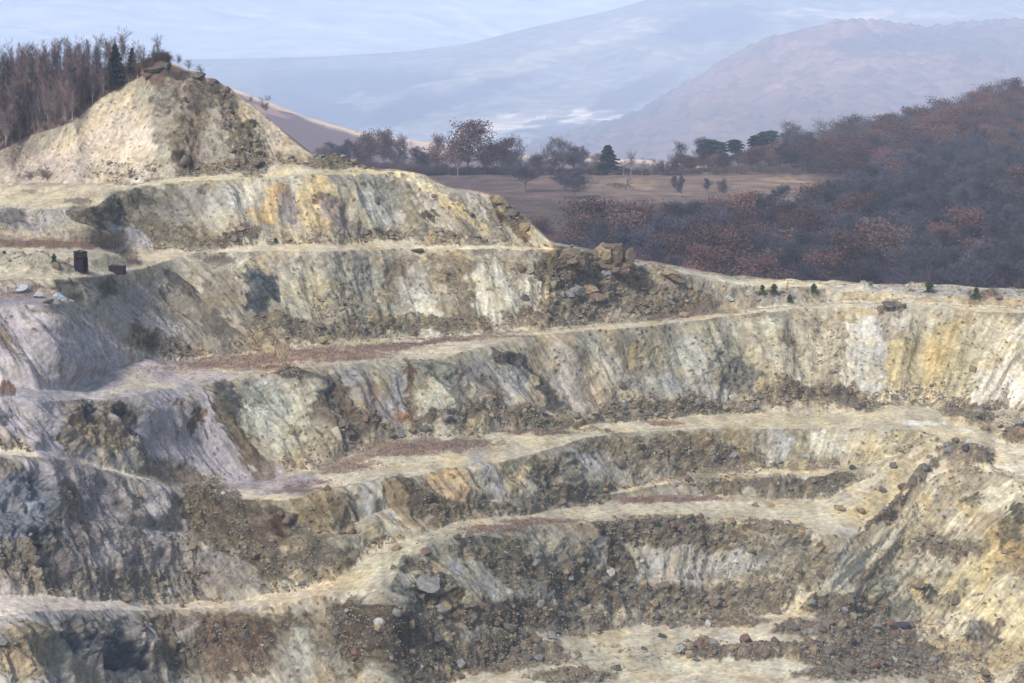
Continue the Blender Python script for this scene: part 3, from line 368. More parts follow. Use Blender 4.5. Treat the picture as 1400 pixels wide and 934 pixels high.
for k_ in (3, 5, 9, 11, 13, 15):
    toe = np.where(seg == k_, sstep(.72, .95, fr + .35*fbm(U/30., Yg/60., 0, 3, 60+k_)), toe)
rub = toe*.75
wx = Xg + 12*fbm(U/17., Yg/17., 0, 4, 90) + 5*perlin(U/4., Yg/9., 0, 94); wy = Yg + 10*fbm(U/15., Yg/19., 5, 4, 91) + 2.5*perlin(U/5., Yg/5., 1, 95)
hw = 1/(1+np.exp(-(Yg-250)/40))           # shapes on the small far faces are warped a little less
wx = Xg + (wx-Xg)*(.6+.4*hw); wy = Yg + (wy-Yg)*(.6+.4*hw)*np.where(face > 0, 1, .35)
fine = fbm(P[..., 0]/2.2, P[..., 1]/3, P[..., 2]/1.8, 4, 97)
for (cx, cy, rx, ry, ang, rgb, st, rk, rb) in PT:
    R = max(rx, ry)*1.9+18
    c0, c1 = np.searchsorted(XS, [cx-R, cx+R])
    if c1 <= c0: continue
    sl = slice(c0, c1); a = math.radians(ang)
    # angle: positive = falls to the right in the photo
    dx = wx[sl]-cx; dy = wy[sl]-cy
    q = np.sqrt(((dx*math.cos(a)+dy*math.sin(a))/rx)**2 + ((-dx*math.sin(a)+dy*math.cos(a))/ry)**2)
    m = sstep(1.18, .84, q + .18*fine[sl])
    if m.max() <= 0: continue
    mm = m*min(1, st*1.03)
    # streaky edges
    if ry <= 12 and cy > 240 and rk < .15 and rb <= .2 and abs(ang) < 12 and not (rx < 26 and ry > 8): mm = mm*np.where(face[sl] > .5, .12, 1)
    mm = mm*np.clip(1+.55*n3[sl]+.5*n1[sl], .3, 1)
    base[sl] = base[sl] + (np.array(rgb, float)-base[sl])*mm[..., None]
    rock[sl] = rock[sl] + (rk-rock[sl])*m*.9; rub[sl] = rub[sl] + (rb*(.78 if cy > 600 and rb > .3 and cy < 850 else 1)-rub[sl])*m*.9

# ------------------------------------------------------------------ dumped heaps standing on the benches (x, y, rx, ry, angle, metres)
for (cx, cy, rx, ry, ang, hh) in [(1110,552,70,13,0,3.2),(1080,548,20,9,0,1.5),(1320,572,32,9,0,2.2),(1392,598,22,9,0,2.4),(1322,622,34,12,0,1.3),(1245,672,50,9,-48,2.0),(1205,712,30,7,-45,1.4),
        (1040,893,100,9,-2,1.7),(1040,668,100,9,0,1.5),(176,334,28,12,20,2.2),(40,364,64,7,5,2.6),(150,359,30,6,0,1.6),(1180,862,80,20,0,1.6),(850,820,60,14,0,1.2),(720,880,80,18,0,1.5),(1340,695,30,9,-30,1.0),(975,414,20,9,0,2.0),(1018,412,20,8,0,1.8),
        (1060,410,24,8,0,1.6),(1100,400,30,7,0,1.4),(1183,392,12,6,0,2.2),(1220,396,24,5,0,1.3),(1252,390,16,4,0,1.2),(1290,398,50,7,4,1.6),(1350,404,18,6,0,1.4),(1383,403,16,6,0,1.8),(1080,386,16,3,0,1.2),(1145,387,16,3,0,1.0),(1020,376,18,3,0,1.0),
        (940,385,26,8,0,1.4),(640,740,50,4,0,.8),(600,750,40,6,0,.8),(1215,418,14,4,0,1.3),(1030,688,20,3,0,.6),(560,300,6,4,0,.8),(1130,662,36,7,-15,1.5),(460,226,34,5,0,1.8),(390,232,40,5,0,1.0),(550,332,60,4,0,1.0)]:
    a = math.radians(ang); dx = Xg+3*perlin(Xg/11., Yg/11., 0, 72)-cx; dy = Yg-cy
    q = np.sqrt(((dx*math.cos(a)+dy*math.sin(a))/rx)**2 + ((-dx*math.sin(a)+dy*math.cos(a))/max(ry, 4.5))**2)
    P[..., 2] += hh*(.55 if cx > 930 and cy < 430 else 1)*sstep(1.3, .1, q)*(.85+.6*fbm(P[..., 0]/3.5, P[..., 1]/5., 0, 3, 70))
# ------------------------------------------------------------------ relief
Np = np.cross(np.gradient(P, axis=0), -np.gradient(P, axis=1)); Np /= np.linalg.norm(Np, axis=-1, keepdims=True)+1e-9
Np *= np.sign((Np*(np.array([0, 0, CAMZ])-P)).sum(-1, keepdims=True))
Np = blur1(blur1(Np, 5, 0), 5, 1); Np /= np.linalg.norm(Np, axis=-1, keepdims=True)+1e-9
fm = blur1(blur1(face*np.clip(np.minimum(fr, 1-fr)*6, 0, 1), 2.0, 0), 2.0, 1)
segh = np.take_along_axis((LY[1:]-LY[:-1]).T, seg, 1)
fm = fm*np.clip(segh/40, 0, 1)
streak = np.interp(XS, [0, 350, 800, 1000, 1480], [1, .9, .6, .15, .3])[:, None]
sp_ = 1-2*np.abs(fbm(U/52., Yg/170., 0, 2, 150)); d = fm*np.where(seg == 1, .35, 1)*(1.0*sp_*streak+2.5*perlin(U/75., Yg/150., 0, 1)+1.0*fbm(U/30., Yg/60., 0, 3, 2)+.9*(.12+1.2*rock)*fbm(P[..., 0]/4.5, P[..., 1]/6, P[..., 2]/3.5, 4, 33))
rg = 1-2*np.abs(perlin(U/15., Yg/85., 0, 3)); rg2 = 1-2*np.abs(perlin(U/6.0, Yg/45., 2, 4))
soft = np.clip(1-rock, 0, 1)*np.clip(1-rub, .2, 1)*np.where(seg == 1, np.where(Xg < 240, .3, .7), 1)
d += fm*soft*streak*(.55*rg+.25*rg2)+fm*soft*(.10+.10*left)*(1-2*np.abs(perlin(U/2.8, Yg/34., 0, 9)))
X_, Y_, Z_ = P[..., 0], P[..., 1], P[..., 2]
cr = fbm(X_/5., Y_/5., Z_/3.5, 5, 12, .55)
crr = 1-2*np.abs(fbm(X_/3.2, Y_/4., Z_/2.4, 4, 19, .55))
d += rock*(1.3*cr+.55*crr)*(.25+.75*np.clip(fm*2, 0, 1))
d += np.where((seg == 1) & (Xg > 225), 1, 0)*fm*(.9*crr+1.6*fbm(X_/9., Y_/9., Z_/6., 3, 170))*sstep(225, 245, Xg)*sstep(420, 330, Xg)
# rubble blocks on the surface
arc = np.cumsum(np.linalg.norm(np.diff(P, axis=1, prepend=P[:, :1]), axis=-1), 1)
wa, wb = X_ + .35*perlin(X_/1.3, arc/1.3, 0, 14), arc + .35*perlin(X_/1.3, arc/1.3, 4, 15)
F1, G1, I1 = worley(wa/1.5, wb/1.5, 3); F1b, G1b, I1b = worley(wa/.75+9, wb/.75, 8)
rbm = np.clip(rub*1.15+.55*fbm(X_/3, arc/3, 0, 3, 71)*np.clip(rub*3, 0, 1), 0, 1)
d += .6*rbm*((I1 > .35)*np.clip(.62-F1, 0, .42)*1.6*(.4+I1)+np.clip(.6-F1b, 0, .4)*.7*(I1b > .3))
# sparse loose stones everywhere on faces and flats
sp = ((I1b > .93)*np.clip(.5-F1b, 0, .3)*.9)*(.5+.5*face)*(seg > 0)
d += sp
fl = (1-face)
d += fl*(.22*fbm(X_/7, Y_/14, 0, 2, 41)) + .06*face*fbm(X_/1.1, arc/1.1, 0, 3, 44)
P = P + Np*d[..., None]
# colour that belongs to the blocks and strata
pal = np.array([(104, 96, 80), (140, 126, 98), (118, 113, 102), (162, 150, 122), (94, 84, 70), (128, 104, 78), (146, 142, 132), (88, 84, 76)], float)*np.array((1.04, 1.0, .88))
pi = (I1*997).astype(int) % 8; pib = (I1b*1999).astype(int) % 8
bc = np.where((F1 < .45)[..., None], pal[pi], pal[pib])
lum = base.mean(-1, keepdims=True)
bc = bc*(.45+.55*lum/105.0)
base = base + (bc-base)*(rbm*.56)[..., None]
base = mixc(base, (86, 78, 66), np.clip(sp*2.5, 0, .8)); base = base + (np.array((128, 116, 92))-base)*(.28*rbm*(base.mean(-1) < 112))[..., None]
base *= (1 + .10*fbm(X_/2.0, arc/2.0, 0, 4, 61) + .12*n3*face*np.where(seg == 1, .4, 1)*(1-.5*rbm) + .22*rock*fbm(X_/2.5, Y_/2.5, Z_/1.5, 4, 62))[..., None]
# yellow and grey minerals in the rock
base = mixc(base, base*np.array((1.05, .99, .86)), np.clip(fbm(X_/6, Y_/9, Z_/5, 4, 64)*1.6, 0, .8)*sstep(-200, 500, Xg))
lum = base.mean(-1, keepdims=True); base = base+(lum*np.array((1.045, 1.0, .915))-base)*.30; base = base+(base.mean(-1, keepdims=True)-138)*.16*face[..., None]+4; base = base*(1+.16*left[..., None])
# dark cracks and pale dust between them
ck = 1-2*np.abs(fbm(X_/3.0, Y_/4.0, Z_/2.0, 4, 140)); base *= (1-.32*sstep(.72, .95, ck)*face*(.1+.9*np.clip(rock, 0, 1)))[..., None]
grv = np.clip(fbm(X_/5, Y_/11, 0, 3, 160)*1.3, -.5, .6)*(1-face)*(seg > 0); base = base*(1-.13*grv[..., None])
# tyre tracks on the benches
trk = np.abs((Sg*1.0 % 1)*9 + .8*perlin(Xg/60., Sg*3, 0, 66)) % 1
base *= (1-.05*(1-face)*(np.abs(trk-.5) < .12)*sstep(5, 12, segh)*(seg > 1))[..., None]
KALB = 0.70
alb = np.clip(lin(np.clip(base, 8, 250)), .01, .9)*KALB
lm_ = alb.mean(-1, keepdims=True); alb = alb*np.clip(lm_/.27, .2, 1.15)**.14        # contrast curve put into the colour: dark tones deepened for bolder shading
# the wooded ground at the top left: leaf litter
wood = (seg == 0)[..., None]*np.ones(3)
alb = np.where(wood > 0, np.array((.09, .065, .055))*(1+.5*fbm(X_/3, Y_/3, 0, 3, 8))[..., None]*np.where(Xg > 235, 2.2, 1)[..., None], alb)
def grid_faces(nx, ny, off=0):
    i = np.arange(nx-1)[:, None]*ny + np.arange(ny-1)[None]
    return (np.stack([i, i+1, i+ny+1, i+ny], -1).reshape(-1, 4)+off)
# skirt behind the skyline so that the quarry ridge has a far side
back = []
for k_, (dy, dz) in enumerate([(60, -30), (30, -14), (10, -4), (3, -1)]):
    q = P[:, 0].copy(); q[:, 1] += dy; q[:, 2] += dz*np.interp(XS, [0, 200, 260], [.3, .6, 1]); q[:, 0] *= q[:, 1]/P[:, 0, 1]; back.append(q)
PB = np.concatenate([np.stack(back, 1), P], 1); AB = np.concatenate([np.repeat(alb[:, :1], 4, 1), alb], 1)
RG = np.repeat(np.clip(.08+.6*fm+.5*rbm+.3*rock, 0, 1)[..., None], 3, -1); RB = np.concatenate([np.repeat(RG[:, :1], 4, 1), RG], 1)
m_ter = mat('quarry_ground', attr='Col', var=.24, vscale=1.1, bump=.38, bscale=.9, chips=1.7, battr='Rgh')
terr = link('terrain', mesh_np('terrain', PB, grid_faces(NX, NYR+4)[:, ::-1], m_ter, True, {'Col': AB, 'Rgh': RB})); tag(terr, kind='structure')
terr['label'] = 'terraced open pit of cream, grey and ochre ground'
def surf(x, y):                      # world point and normal on the quarry ground for a photo pixel
    c = int(np.clip(np.searchsorted(XS, x), 1, NX-1)); r = int(np.clip(np.searchsorted(Yg[c], y), 0, NYR-1))
    return Vector(P[c, r]), Vector(Np[c, r]), Dg[c, r], c, r

# ------------------------------------------------------------------ hills beyond the pit
def sheet(name, lines, nx, ny, colf, dispf, m, xr=(-400, 1800), back=(60, -25), lab=None, dsc=1.0):
    xs = np.linspace(xr[0], xr[1], nx)
    ly = np.array([np.interp(xs, *zip(*[(p[0], p[1]) for p in l])) for l in lines])
    ld = dsc*np.array([np.interp(xs, *zip(*[(p[0], p[2]) for p in l])) for l in lines])
    n = len(lines)
    for i in range(n): ly[i] = blur1(ly[i], 6); ld[i] = blur1(ld[i], 6)
    t = np.linspace(0, n-1, ny); k = np.minimum(t.astype(int), n-2); f = t-k
    Y = ly[k]*(1-f)[:, None] + ly[k+1]*f[:, None]
    H = ly*0; Dn = ld
    H = ld*yslope(ly)
    Dd = Dn[k]*(1-f)[:, None]+Dn[k+1]*f[:, None]; Hh = H[k]*(1-f)[:, None]+H[k+1]*f[:, None]
    Y = 467 + F*np.tan(np.arctan(Hh/Dd)-TH)
    X = np.repeat(xs[None], ny, 0)
    Q = unproj(X, Y, Dd)
    dz = dispf(X, Y, Q); Q[..., 2] += dz
    c = colf(X, Y, Q, dz)
    b0 = Q[:1].copy(); b0[..., 1] += back[0]; b0[..., 2] += back[1]; b0[..., 0] *= b0[..., 1]/Q[:1, :, 1]
    Q = np.concatenate([b0, Q], 0); c = np.concatenate([c[:1], c], 0)
    o = link(name, mesh_np(name, Q, grid_faces(ny+1, nx), m, True, {'Col': c})); tag(o, kind='structure')
    if lab: o['label'] = lab
    return X, Y, Q[1:]
m_hill = mat('hill_ground', attr='Col', var=.12, vscale=.05)
m_mid = mat('meadow_ground', attr='Col', var=.25, vscale=.7)
def patches(c, X, Y, pl, w=1.0, seed=0):
    wx = X + w*14*fbm(X/30., Y/18., 0, 4, 200+seed); wy = Y + w*5*fbm(X/25., Y/12., 0, 4, 210+seed)
    for (cx, cy, rx, ry, ang, rgb, st) in pl:
        a = math.radians(ang); dx = wx-cx; dy = wy-cy
        q = np.sqrt(((dx*math.cos(a)+dy*math.sin(a))/rx)**2 + ((-dx*math.sin(a)+dy*math.cos(a))/ry)**2)
        m = sstep(1.25, .75, q)*st
        c = c + (np.array(rgb, float)-c)*m[..., None]
    return c
# middle hill with the meadow and the woods (distances 600 - 1200 m)
ML = [
 [(-400,205,1500),(380,214,1150),(480,222,1000),(560,234,960),(640,236,950),(760,238,950),(930,236,960),(1000,222,1000),(1060,213,1030),(1150,206,1080),(1250,185,1120),(1330,162,1150),(1400,147,1180),(1800,105,1250)],
 [(-400,225,1100),(560,240,940),(640,241,930),(760,243,930),(930,241,930),(1160,246,910),(1400,250,900),(1800,250,900)],
 [(-400,260,900),(600,275,800),(760,285,780),(1000,290,770),(1160,285,790),(1400,290,770),(1800,290,760)],
 [(-400,340,700),(600,350,660),(760,360,650),(1000,380,630),(1400,395,610),(1800,400,600)],
 [(-400,470,560),(600,480,540),(1400,480,530),(1800,480,530)]]
def mid_col(X, Y, Q, dz):
    c = np.zeros(X.shape+(3,)); c[:] = (126, 106, 98)
    c = patches(c, X, Y, [(900,262,300,26,0,(148,124,108),.9),(1080,262,90,18,0,(154,130,112),.9),(700,262,110,20,0,(128,106,96),.8),(860,252,40,5,0,(176,152,120),.7),(1090,247,80,3,0,(180,152,120),.7),
                          (620,255,90,12,0,(112,92,88),.7),(900,290,80,8,0,(116,98,84),.7),(1300,200,200,60,-20,(84,62,52),.9),(1100,350,700,60,3,(66,54,50),.9),(1290,250,40,3,0,(160,134,110),.7),(760,300,80,14,10,(124,108,92),.6)], 1, 1)
    st = fbm(X/40., Y/3., 0, 4, 33)
    return lin(np.clip(c*(1+.25*st)[..., None], 5, 250))*.52
mX, mY, mQ = sheet('meadow_hill', ML, 700, 340, mid_col, lambda X, Y, Q: 1.2*fbm(Q[..., 0]/60, Q[..., 1]/60, 0, 4, 9)+.25*fbm(Q[..., 0]/6, Q[..., 1]/6, 0, 3, 10), m_mid)
tag(bpy.data.objects['meadow_hill'], kind='structure')
def mid_pt(x, y):
    j = int(np.clip(np.searchsorted(mX[0], x), 0, mX.shape[1]-1)); i = int(np.clip(np.searchsorted(mY[:, j], y), 0, mY.shape[0]-1))
    return Vector(mQ[i, j])
# small ridge between, its sunlit crest painted in as a pale band
SL = [[(-400,90,2600),(300,112,2500),(345,132,2400),(400,152,2350),(450,170,2300),(500,183,2250),(560,192,2200),(620,198,2150),(700,212,2100),(1800,260,2000)],
      [(-400,104,2450),(300,128,2350),(345,142,2280),(400,163,2220),(450,180,2180),(500,194,2150),(560,203,2100),(620,207,2050),(700,220,2000),(1800,270,1900)],
      [(-400,280,1500),(700,290,1500),(1800,300,1500)]]
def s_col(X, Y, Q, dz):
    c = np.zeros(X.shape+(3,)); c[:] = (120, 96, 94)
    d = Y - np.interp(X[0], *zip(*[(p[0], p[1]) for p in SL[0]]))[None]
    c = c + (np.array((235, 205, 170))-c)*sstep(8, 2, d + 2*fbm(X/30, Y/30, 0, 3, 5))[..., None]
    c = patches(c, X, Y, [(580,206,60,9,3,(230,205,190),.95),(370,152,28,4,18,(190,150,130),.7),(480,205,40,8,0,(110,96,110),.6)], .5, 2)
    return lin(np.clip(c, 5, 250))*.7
sheet('ridge_hill', SL, 500, 90, s_col, lambda X, Y, Q: 2*fbm(Q[..., 0]/50, Q[..., 1]/50, 0, 4, 19), m_hill)
# red wooded hill
def crowns(Q, sc, seed): f1, g, i = worley(Q[..., 0]/sc, Q[..., 1]/sc*.8, seed); return np.clip(.75-f1, 0, .7), i
RL = [[(-400,300,4800),(620,215,5400),(700,202,5500),(760,187,5600),(850,163,5800),(900,138,5900),(930,118,6000),(1000,78,6150),(1040,58,6200),(1085,42,6250),(1150,28,6300),(1200,30,6300),(1260,38,6350),(1330,31,6450),(1400,27,6500),(1800,0,6900)],
      [(-400,310,4200),(700,220,4600),(850,190,4800),(1000,140,5000),(1150,110,5000),(1400,110,5100),(1800,100,5300)],
      [(-400,330,3300),(700,250,3500),(1000,240,3600),(1400,230,3600),(1800,230,3600)]]
def r_disp(X, Y, Q):
    h, i = crowns(Q, 42.0, 4)
    w = sstep(-.15, .15, fbm(X/60, Y/30, 0, 3, 44)+.25)
    return 20*h*w + 45*fbm(Q[..., 0]/800, Q[..., 1]/1300, 0, 3, 7)*sstep(0, 40, Y-np.interp(X[0], *zip(*[(p[0], p[1]) for p in RL[0]]))[None])
def r_col(X, Y, Q, dz):
    h, i = crowns(Q, 42.0, 4); c = np.zeros(X.shape+(3,)); c[:] = (104, 84, 80)
    c = patches(c, X, Y, [(1120,80,110,40,-20,(136,102,94),.9),(1000,120,60,34,-30,(126,96,86),.8),(1250,60,120,14,0,(60,58,62),.8),(1320,70,90,30,10,(78,66,64),.7),(1220,110,120,40,0,(112,88,82),.7),(1050,160,90,24,0,(96,70,62),.7),
         (840,160,70,22,-20,(72,66,68),.9),(760,195,70,12,-15,(84,76,76),.8),(900,190,60,14,-8,(90,76,74),.8),(1180,95,90,6,0,(150,124,110),.6),(960,175,80,8,-20,(120,90,78),.6)], 1.2, 5)
    c = c*(.8+.4*i[..., None])
    return lin(np.clip(c, 5, 250))*.8
sheet('wooded_hill', RL, 1100, 330, r_col, r_disp, m_hill, xr=(300, 1800), dsc=1.2)
# pale valley and long ridge behind
VL = [[(-400,86,9800),(0,86,9800),(330,80,9500),(450,77,9300),(560,70,9200),(640,60,9100),(700,44,9200),(760,30,9300),(840,13,9400),(880,1,9500),(950,-18,9600),(1200,-45,9900),(1800,-70,10200)],
      [(-400,100,9000),(330,100,8800),(560,98,8400),(700,84,8300),(880,60,8300),(1200,20,8800),(1800,0,9000)],
      [(-400,150,7400),(330,150,7200),(560,140,7200),(700,150,7000),(900,150,6900),(1800,150,6900)],
      [(-400,230,5800),(600,220,5800),(900,216,5600),(1800,220,5400)],
      [(-400,270,4600),(600,262,4600),(900,262,4400),(1800,262,4300)]]
RF = random.Random(77)
def fields(n, x0, x1, y0, y1, ang, light, dark, rx=(8, 40), ry=(1.5, 5)):   # small fields, hedges and woods on the far slopes
    out = []
    for i in range(n):
        x = RF.uniform(x0, x1); c = light if RF.random() < .45 else dark; k = RF.uniform(.85, 1.12)
        out.append((x, RF.uniform(y0, y1), RF.uniform(*rx), RF.uniform(*ry), ang(x)+RF.uniform(-9, 9), tuple(min(250, v*k) for v in c), RF.uniform(.35, .8)))
    return out
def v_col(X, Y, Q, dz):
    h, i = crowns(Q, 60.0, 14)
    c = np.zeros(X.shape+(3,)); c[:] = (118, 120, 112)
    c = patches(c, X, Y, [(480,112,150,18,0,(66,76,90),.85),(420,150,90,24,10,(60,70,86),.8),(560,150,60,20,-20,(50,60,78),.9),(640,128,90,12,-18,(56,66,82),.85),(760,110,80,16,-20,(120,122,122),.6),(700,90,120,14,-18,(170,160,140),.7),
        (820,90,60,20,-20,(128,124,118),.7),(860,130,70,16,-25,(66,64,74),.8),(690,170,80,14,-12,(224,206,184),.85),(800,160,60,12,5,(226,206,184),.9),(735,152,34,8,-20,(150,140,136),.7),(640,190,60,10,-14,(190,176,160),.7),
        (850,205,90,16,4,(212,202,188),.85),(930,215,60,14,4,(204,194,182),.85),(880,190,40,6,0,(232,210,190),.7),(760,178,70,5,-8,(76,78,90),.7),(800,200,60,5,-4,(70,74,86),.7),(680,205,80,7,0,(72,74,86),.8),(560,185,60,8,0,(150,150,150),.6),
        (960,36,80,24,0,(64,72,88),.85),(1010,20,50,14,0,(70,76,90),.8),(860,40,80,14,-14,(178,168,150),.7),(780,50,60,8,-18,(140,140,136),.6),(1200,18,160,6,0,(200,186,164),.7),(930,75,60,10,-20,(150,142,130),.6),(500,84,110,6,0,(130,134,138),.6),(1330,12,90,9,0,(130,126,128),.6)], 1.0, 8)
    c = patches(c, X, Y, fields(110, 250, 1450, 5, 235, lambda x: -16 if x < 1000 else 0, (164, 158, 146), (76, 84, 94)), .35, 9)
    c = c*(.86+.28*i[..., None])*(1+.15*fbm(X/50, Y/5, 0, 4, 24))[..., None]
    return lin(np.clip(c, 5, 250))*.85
def v_disp(X, Y, Q):
    return 60*fbm(Q[..., 0]/700, Q[..., 1]/1500, 0, 4, 17)*sstep(0, 60, Y-np.interp(X[0], *zip(*[(p[0], p[1]) for p in VL[0]]))[None])*.5
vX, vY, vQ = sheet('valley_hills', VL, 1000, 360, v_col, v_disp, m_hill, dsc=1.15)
# mountain side at the back, top left
TL = [[(-400,-50,11500),(600,-40,11500),(1000,-46,11500),(1800,-50,11500)],[(-400,20,10200),(300,10,10200),(560,5,10200),(1800,-40,10200)],[(-400,160,8800),(560,130,8800),(1800,120,8800)]]
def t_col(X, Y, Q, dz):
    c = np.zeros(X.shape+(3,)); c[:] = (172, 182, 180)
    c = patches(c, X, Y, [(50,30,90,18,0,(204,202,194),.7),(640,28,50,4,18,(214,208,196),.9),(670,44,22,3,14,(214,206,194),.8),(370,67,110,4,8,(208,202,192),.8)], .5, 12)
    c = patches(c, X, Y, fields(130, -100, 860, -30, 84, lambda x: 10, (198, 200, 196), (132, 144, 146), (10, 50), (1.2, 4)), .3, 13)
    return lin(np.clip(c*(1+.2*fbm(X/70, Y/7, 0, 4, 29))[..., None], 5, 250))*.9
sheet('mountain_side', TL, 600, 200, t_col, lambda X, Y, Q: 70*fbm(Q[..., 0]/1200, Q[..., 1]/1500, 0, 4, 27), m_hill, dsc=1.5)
# base ground to the horizon
gm = mat('valley_floor', (.12, .10, .07), var=.2, vscale=.02)
v = np.array([(-7600, -400, -560), (7600, -400, -560), (7600, 24500, -560), (-7600, 24500, -560)], float)
g0 = link('ground', mesh_np('ground', v, np.array([[0, 1, 2, 3]]), gm)); tag(g0, kind='structure')
# haze: one closed box of even air
def box_mesh(name, x0, x1, y0, y1, z0, z1, m):
    v = np.array([(x, y, z) for z in (z0, z1) for (x, y) in ((x0, y0), (x1, y0), (x1, y1), (x0, y1))], float)
    f = np.array([[3, 2, 1, 0], [4, 5, 6, 7], [0, 1, 5, 4], [1, 2, 6, 5], [2, 3, 7, 6], [3, 0, 4, 7]])
    return mesh_np(name, v, f, m, False)
hm = bpy.data.materials.new('haze_air'); hm.use_nodes = True; t = hm.node_tree; t.nodes.clear()
out = t.nodes.new('ShaderNodeOutputMaterial'); pv = t.nodes.new('ShaderNodeVolumePrincipled')
pv.inputs['Color'].default_value = (.64, .755, 1.0, 1); pv.inputs['Density'].default_value = HAZE; pv.inputs['Anisotropy'].default_value = -.3
t.links.new(pv.outputs[0], out.inputs['Volume'])
hz = link('haze', box_mesh('haze', -8000, 8000, -500, 25000, -561.5, 760, hm)); tag(hz, kind='stuff')
hz['label'] = 'pale blue haze over the valley'

# ------------------------------------------------------------------ vegetation builders
class MB:
    def __init__(s): s.v = []; s.f = []; s.n = 0
    def tube(s, pts, rad, k=5):
        pts = [Vector(p) for p in pts]; base = s.n
        for i, p in enumerate(pts):
            d = (pts[min(i+1, len(pts)-1)]-pts[max(i-1, 0)]).normalized(); a = d.orthogonal().normalized(); b = d.cross(a)
            for j in range(k):
                t = 2*math.pi*j/k; s.v.append(p+(a*math.cos(t)+b*math.sin(t))*rad[i])
        for i in range(len(pts)-1):
            for j in range(k):
                s.f.append((base+i*k+j, base+i*k+(j+1) % k, base+(i+1)*k+(j+1) % k, base+(i+1)*k+j))
        s.n += len(pts)*k
    def quad(s, p, a, b):
        s.v += [p-a-b, p+a-b, p+a+b, p-a+b]; s.f.append((s.n, s.n+1, s.n+2, s.n+3)); s.n += 4
    def arr(s): return np.array([tuple(v) for v in s.v], np.float32), np.array(s.f, np.int32)
def rv(R): return Vector((R.gauss(0, 1), R.gauss(0, 1), R.gauss(0, 1))).normalized()
def tree_arrays(kind, h, w, seed, nleaf):
    R = random.Random(seed); T = MB(); C = MB()
    if kind in ('spruce', 'pine'):
        T.tube([(0, 0, 0), (0, 0, h*.5), (0, 0, h*.97)], [h*.016, h*.010, h*.003])
        lo = .08 if kind == 'spruce' else .45
        for i in range(nleaf):
            t = R.random()**.8; z = h*(lo+(1-lo)*t)
            r = (w/2)*((1-t)**.75 if kind == 'spruce' else math.sin(math.pi*min(1, .15+.85*(1-t)))**.6+.05)*(.75+.35*math.sin(z*5+seed))
            a = R.random()*6.283; rr = r*R.random()**.45
            d = Vector((math.cos(a), math.sin(a), -.25)); p = Vector((0, 0, z))+Vector((d.x, d.y, -.25))*rr
            u = (d+rv(R)*.4).normalized(); q = u.cross(rv(R)).normalized()
            s_ = h*(.02+.02*R.random()); C.quad(p, u*s_*1.6, q*s_*.7)
        return T.arr(), C.arr()
    slim = kind == 'birch'
    ends = []
    def grow(p, d, L_, r, lv):
        pts = [p]; rad = [r]; n = 7 if lv == 0 else 4
        for i in range(n):
            d = (d+rv(R)*(.10 if lv == 0 else .22)+Vector((0, 0, .05 if lv else 0))).normalized(); p = p+d*L_/n; pts.append(p); rad.append(r*(1-.75*(i+1)/n))
            if lv < 3 and (i >= 1 or lv > 0):
                for q in range(3 if lv == 0 and i < 4 else 2):
                    az = R.random()*6.283; side = Vector((math.cos(az), math.sin(az), 0))
                    dd = (d*(.75 if slim else .3)+side*(.55 if slim else 1.0)+Vector((0, 0, .12))).normalized()
                    grow(p, dd, L_*(.34 if slim and lv == 0 else (.62-.05*i if lv == 0 else .52))*(.8+.4*R.random()), rad[-1]*.6, lv+1)
        if lv <= 1: T.tube(pts, rad, 5 if lv == 0 else 3)
        else:
            T.tube([pts[0], pts[-1]], [rad[0], rad[0]*.3], 3)
        if lv >= 1: ends.append((pts[-1], d, lv)); ends.append((pts[2], d, lv)); ends.append((pts[3], d, lv))
    grow(Vector((0, 0, 0)), Vector((0, 0, 1)), h*(.85 if slim else .62), h*(.013 if slim else .02), 0)
    # scale the crown to the wanted width and height
    P_ = np.array([tuple(e[0]) for e in ends]); sx = w/2/max(1e-3, np.percentile(np.hypot(P_[:, 0], P_[:, 1]), 93)); sz = h*.95/P_[:, 2].max()
    for i in range(len(T.v)):
        v_ = T.v[i]; T.v[i] = Vector((v_.x*(sx if v_.z > h*.12 else 1), v_.y*(sx if v_.z > h*.12 else 1), v_.z*sz))
    for i in range(nleaf):
        e, d, lv = ends[R.randrange(len(ends))]; e = Vector((e.x*sx, e.y*sx, e.z*sz))
        if kind == 'beech':
            p = e+rv(R)*w*.15*R.random()**.4; u = rv(R); q = u.cross(rv(R)).normalized(); s_ = h*(.007+.009*R.random()); C.quad(p, u*s_, q*s_*.8)
        else:
            u = (d+rv(R)*.55+Vector((0, 0, .3))).normalized(); L2 = h*(.03+.04*R.random()); q = u.cross(rv(R)).normalized()
            C.quad(e+rv(R)*w*.04+u*L2*.5, u*L2, q*h*(.0016+.0016*R.random()))
    return T.arr(), C.arr()
M_bark = mat('grey_bark', (.13, .10, .09), vscale=3); M_birch = mat('pale_birch_bark', (.36, .32, .30), vscale=5, var=.4)
M_russet = mat('russet_leaves', (.100, .050, .042), vscale=.6, var=.45, orand=.5); M_brown = mat('brown_leaves', (.095, .058, .050), vscale=.6, var=.4, orand=.5)
M_twig = mat('bare_twigs', (.050, .046, .060), vscale=.6, var=.35, orand=.5); M_redtwig = mat('reddish_twigs', (.125, .078, .08), vscale=.8, var=.35, orand=.5)
M_green = mat('dark_needles', (.018, .034, .028), vscale=1.2, var=.4, orand=.5); M_young = mat('young_needles', (.06, .085, .03), vscale=1.5, var=.4)
M_grey = mat('grey_twigs', (.11, .085, .09), vscale=.8, var=.3, orand=.5)
def proto(name, kind, h, w, seed, n, mt, mc):
    (tv, tf), (cv, cf) = tree_arrays(kind, h, w, seed, n)
    return name, mesh_np('trunk', tv, tf, mt), mesh_np('crown', cv, cf, mc, False), h
def place(pr, loc, s, rz, label, cat, group=None, squash=1.0):
    o = empty(pr[0], loc, rz, s); o.scale = (s*squash, s*squash, s)
    link('trunk', pr[1], o); link('crown', pr[2], o)
    tag(o, label, cat, group); return o
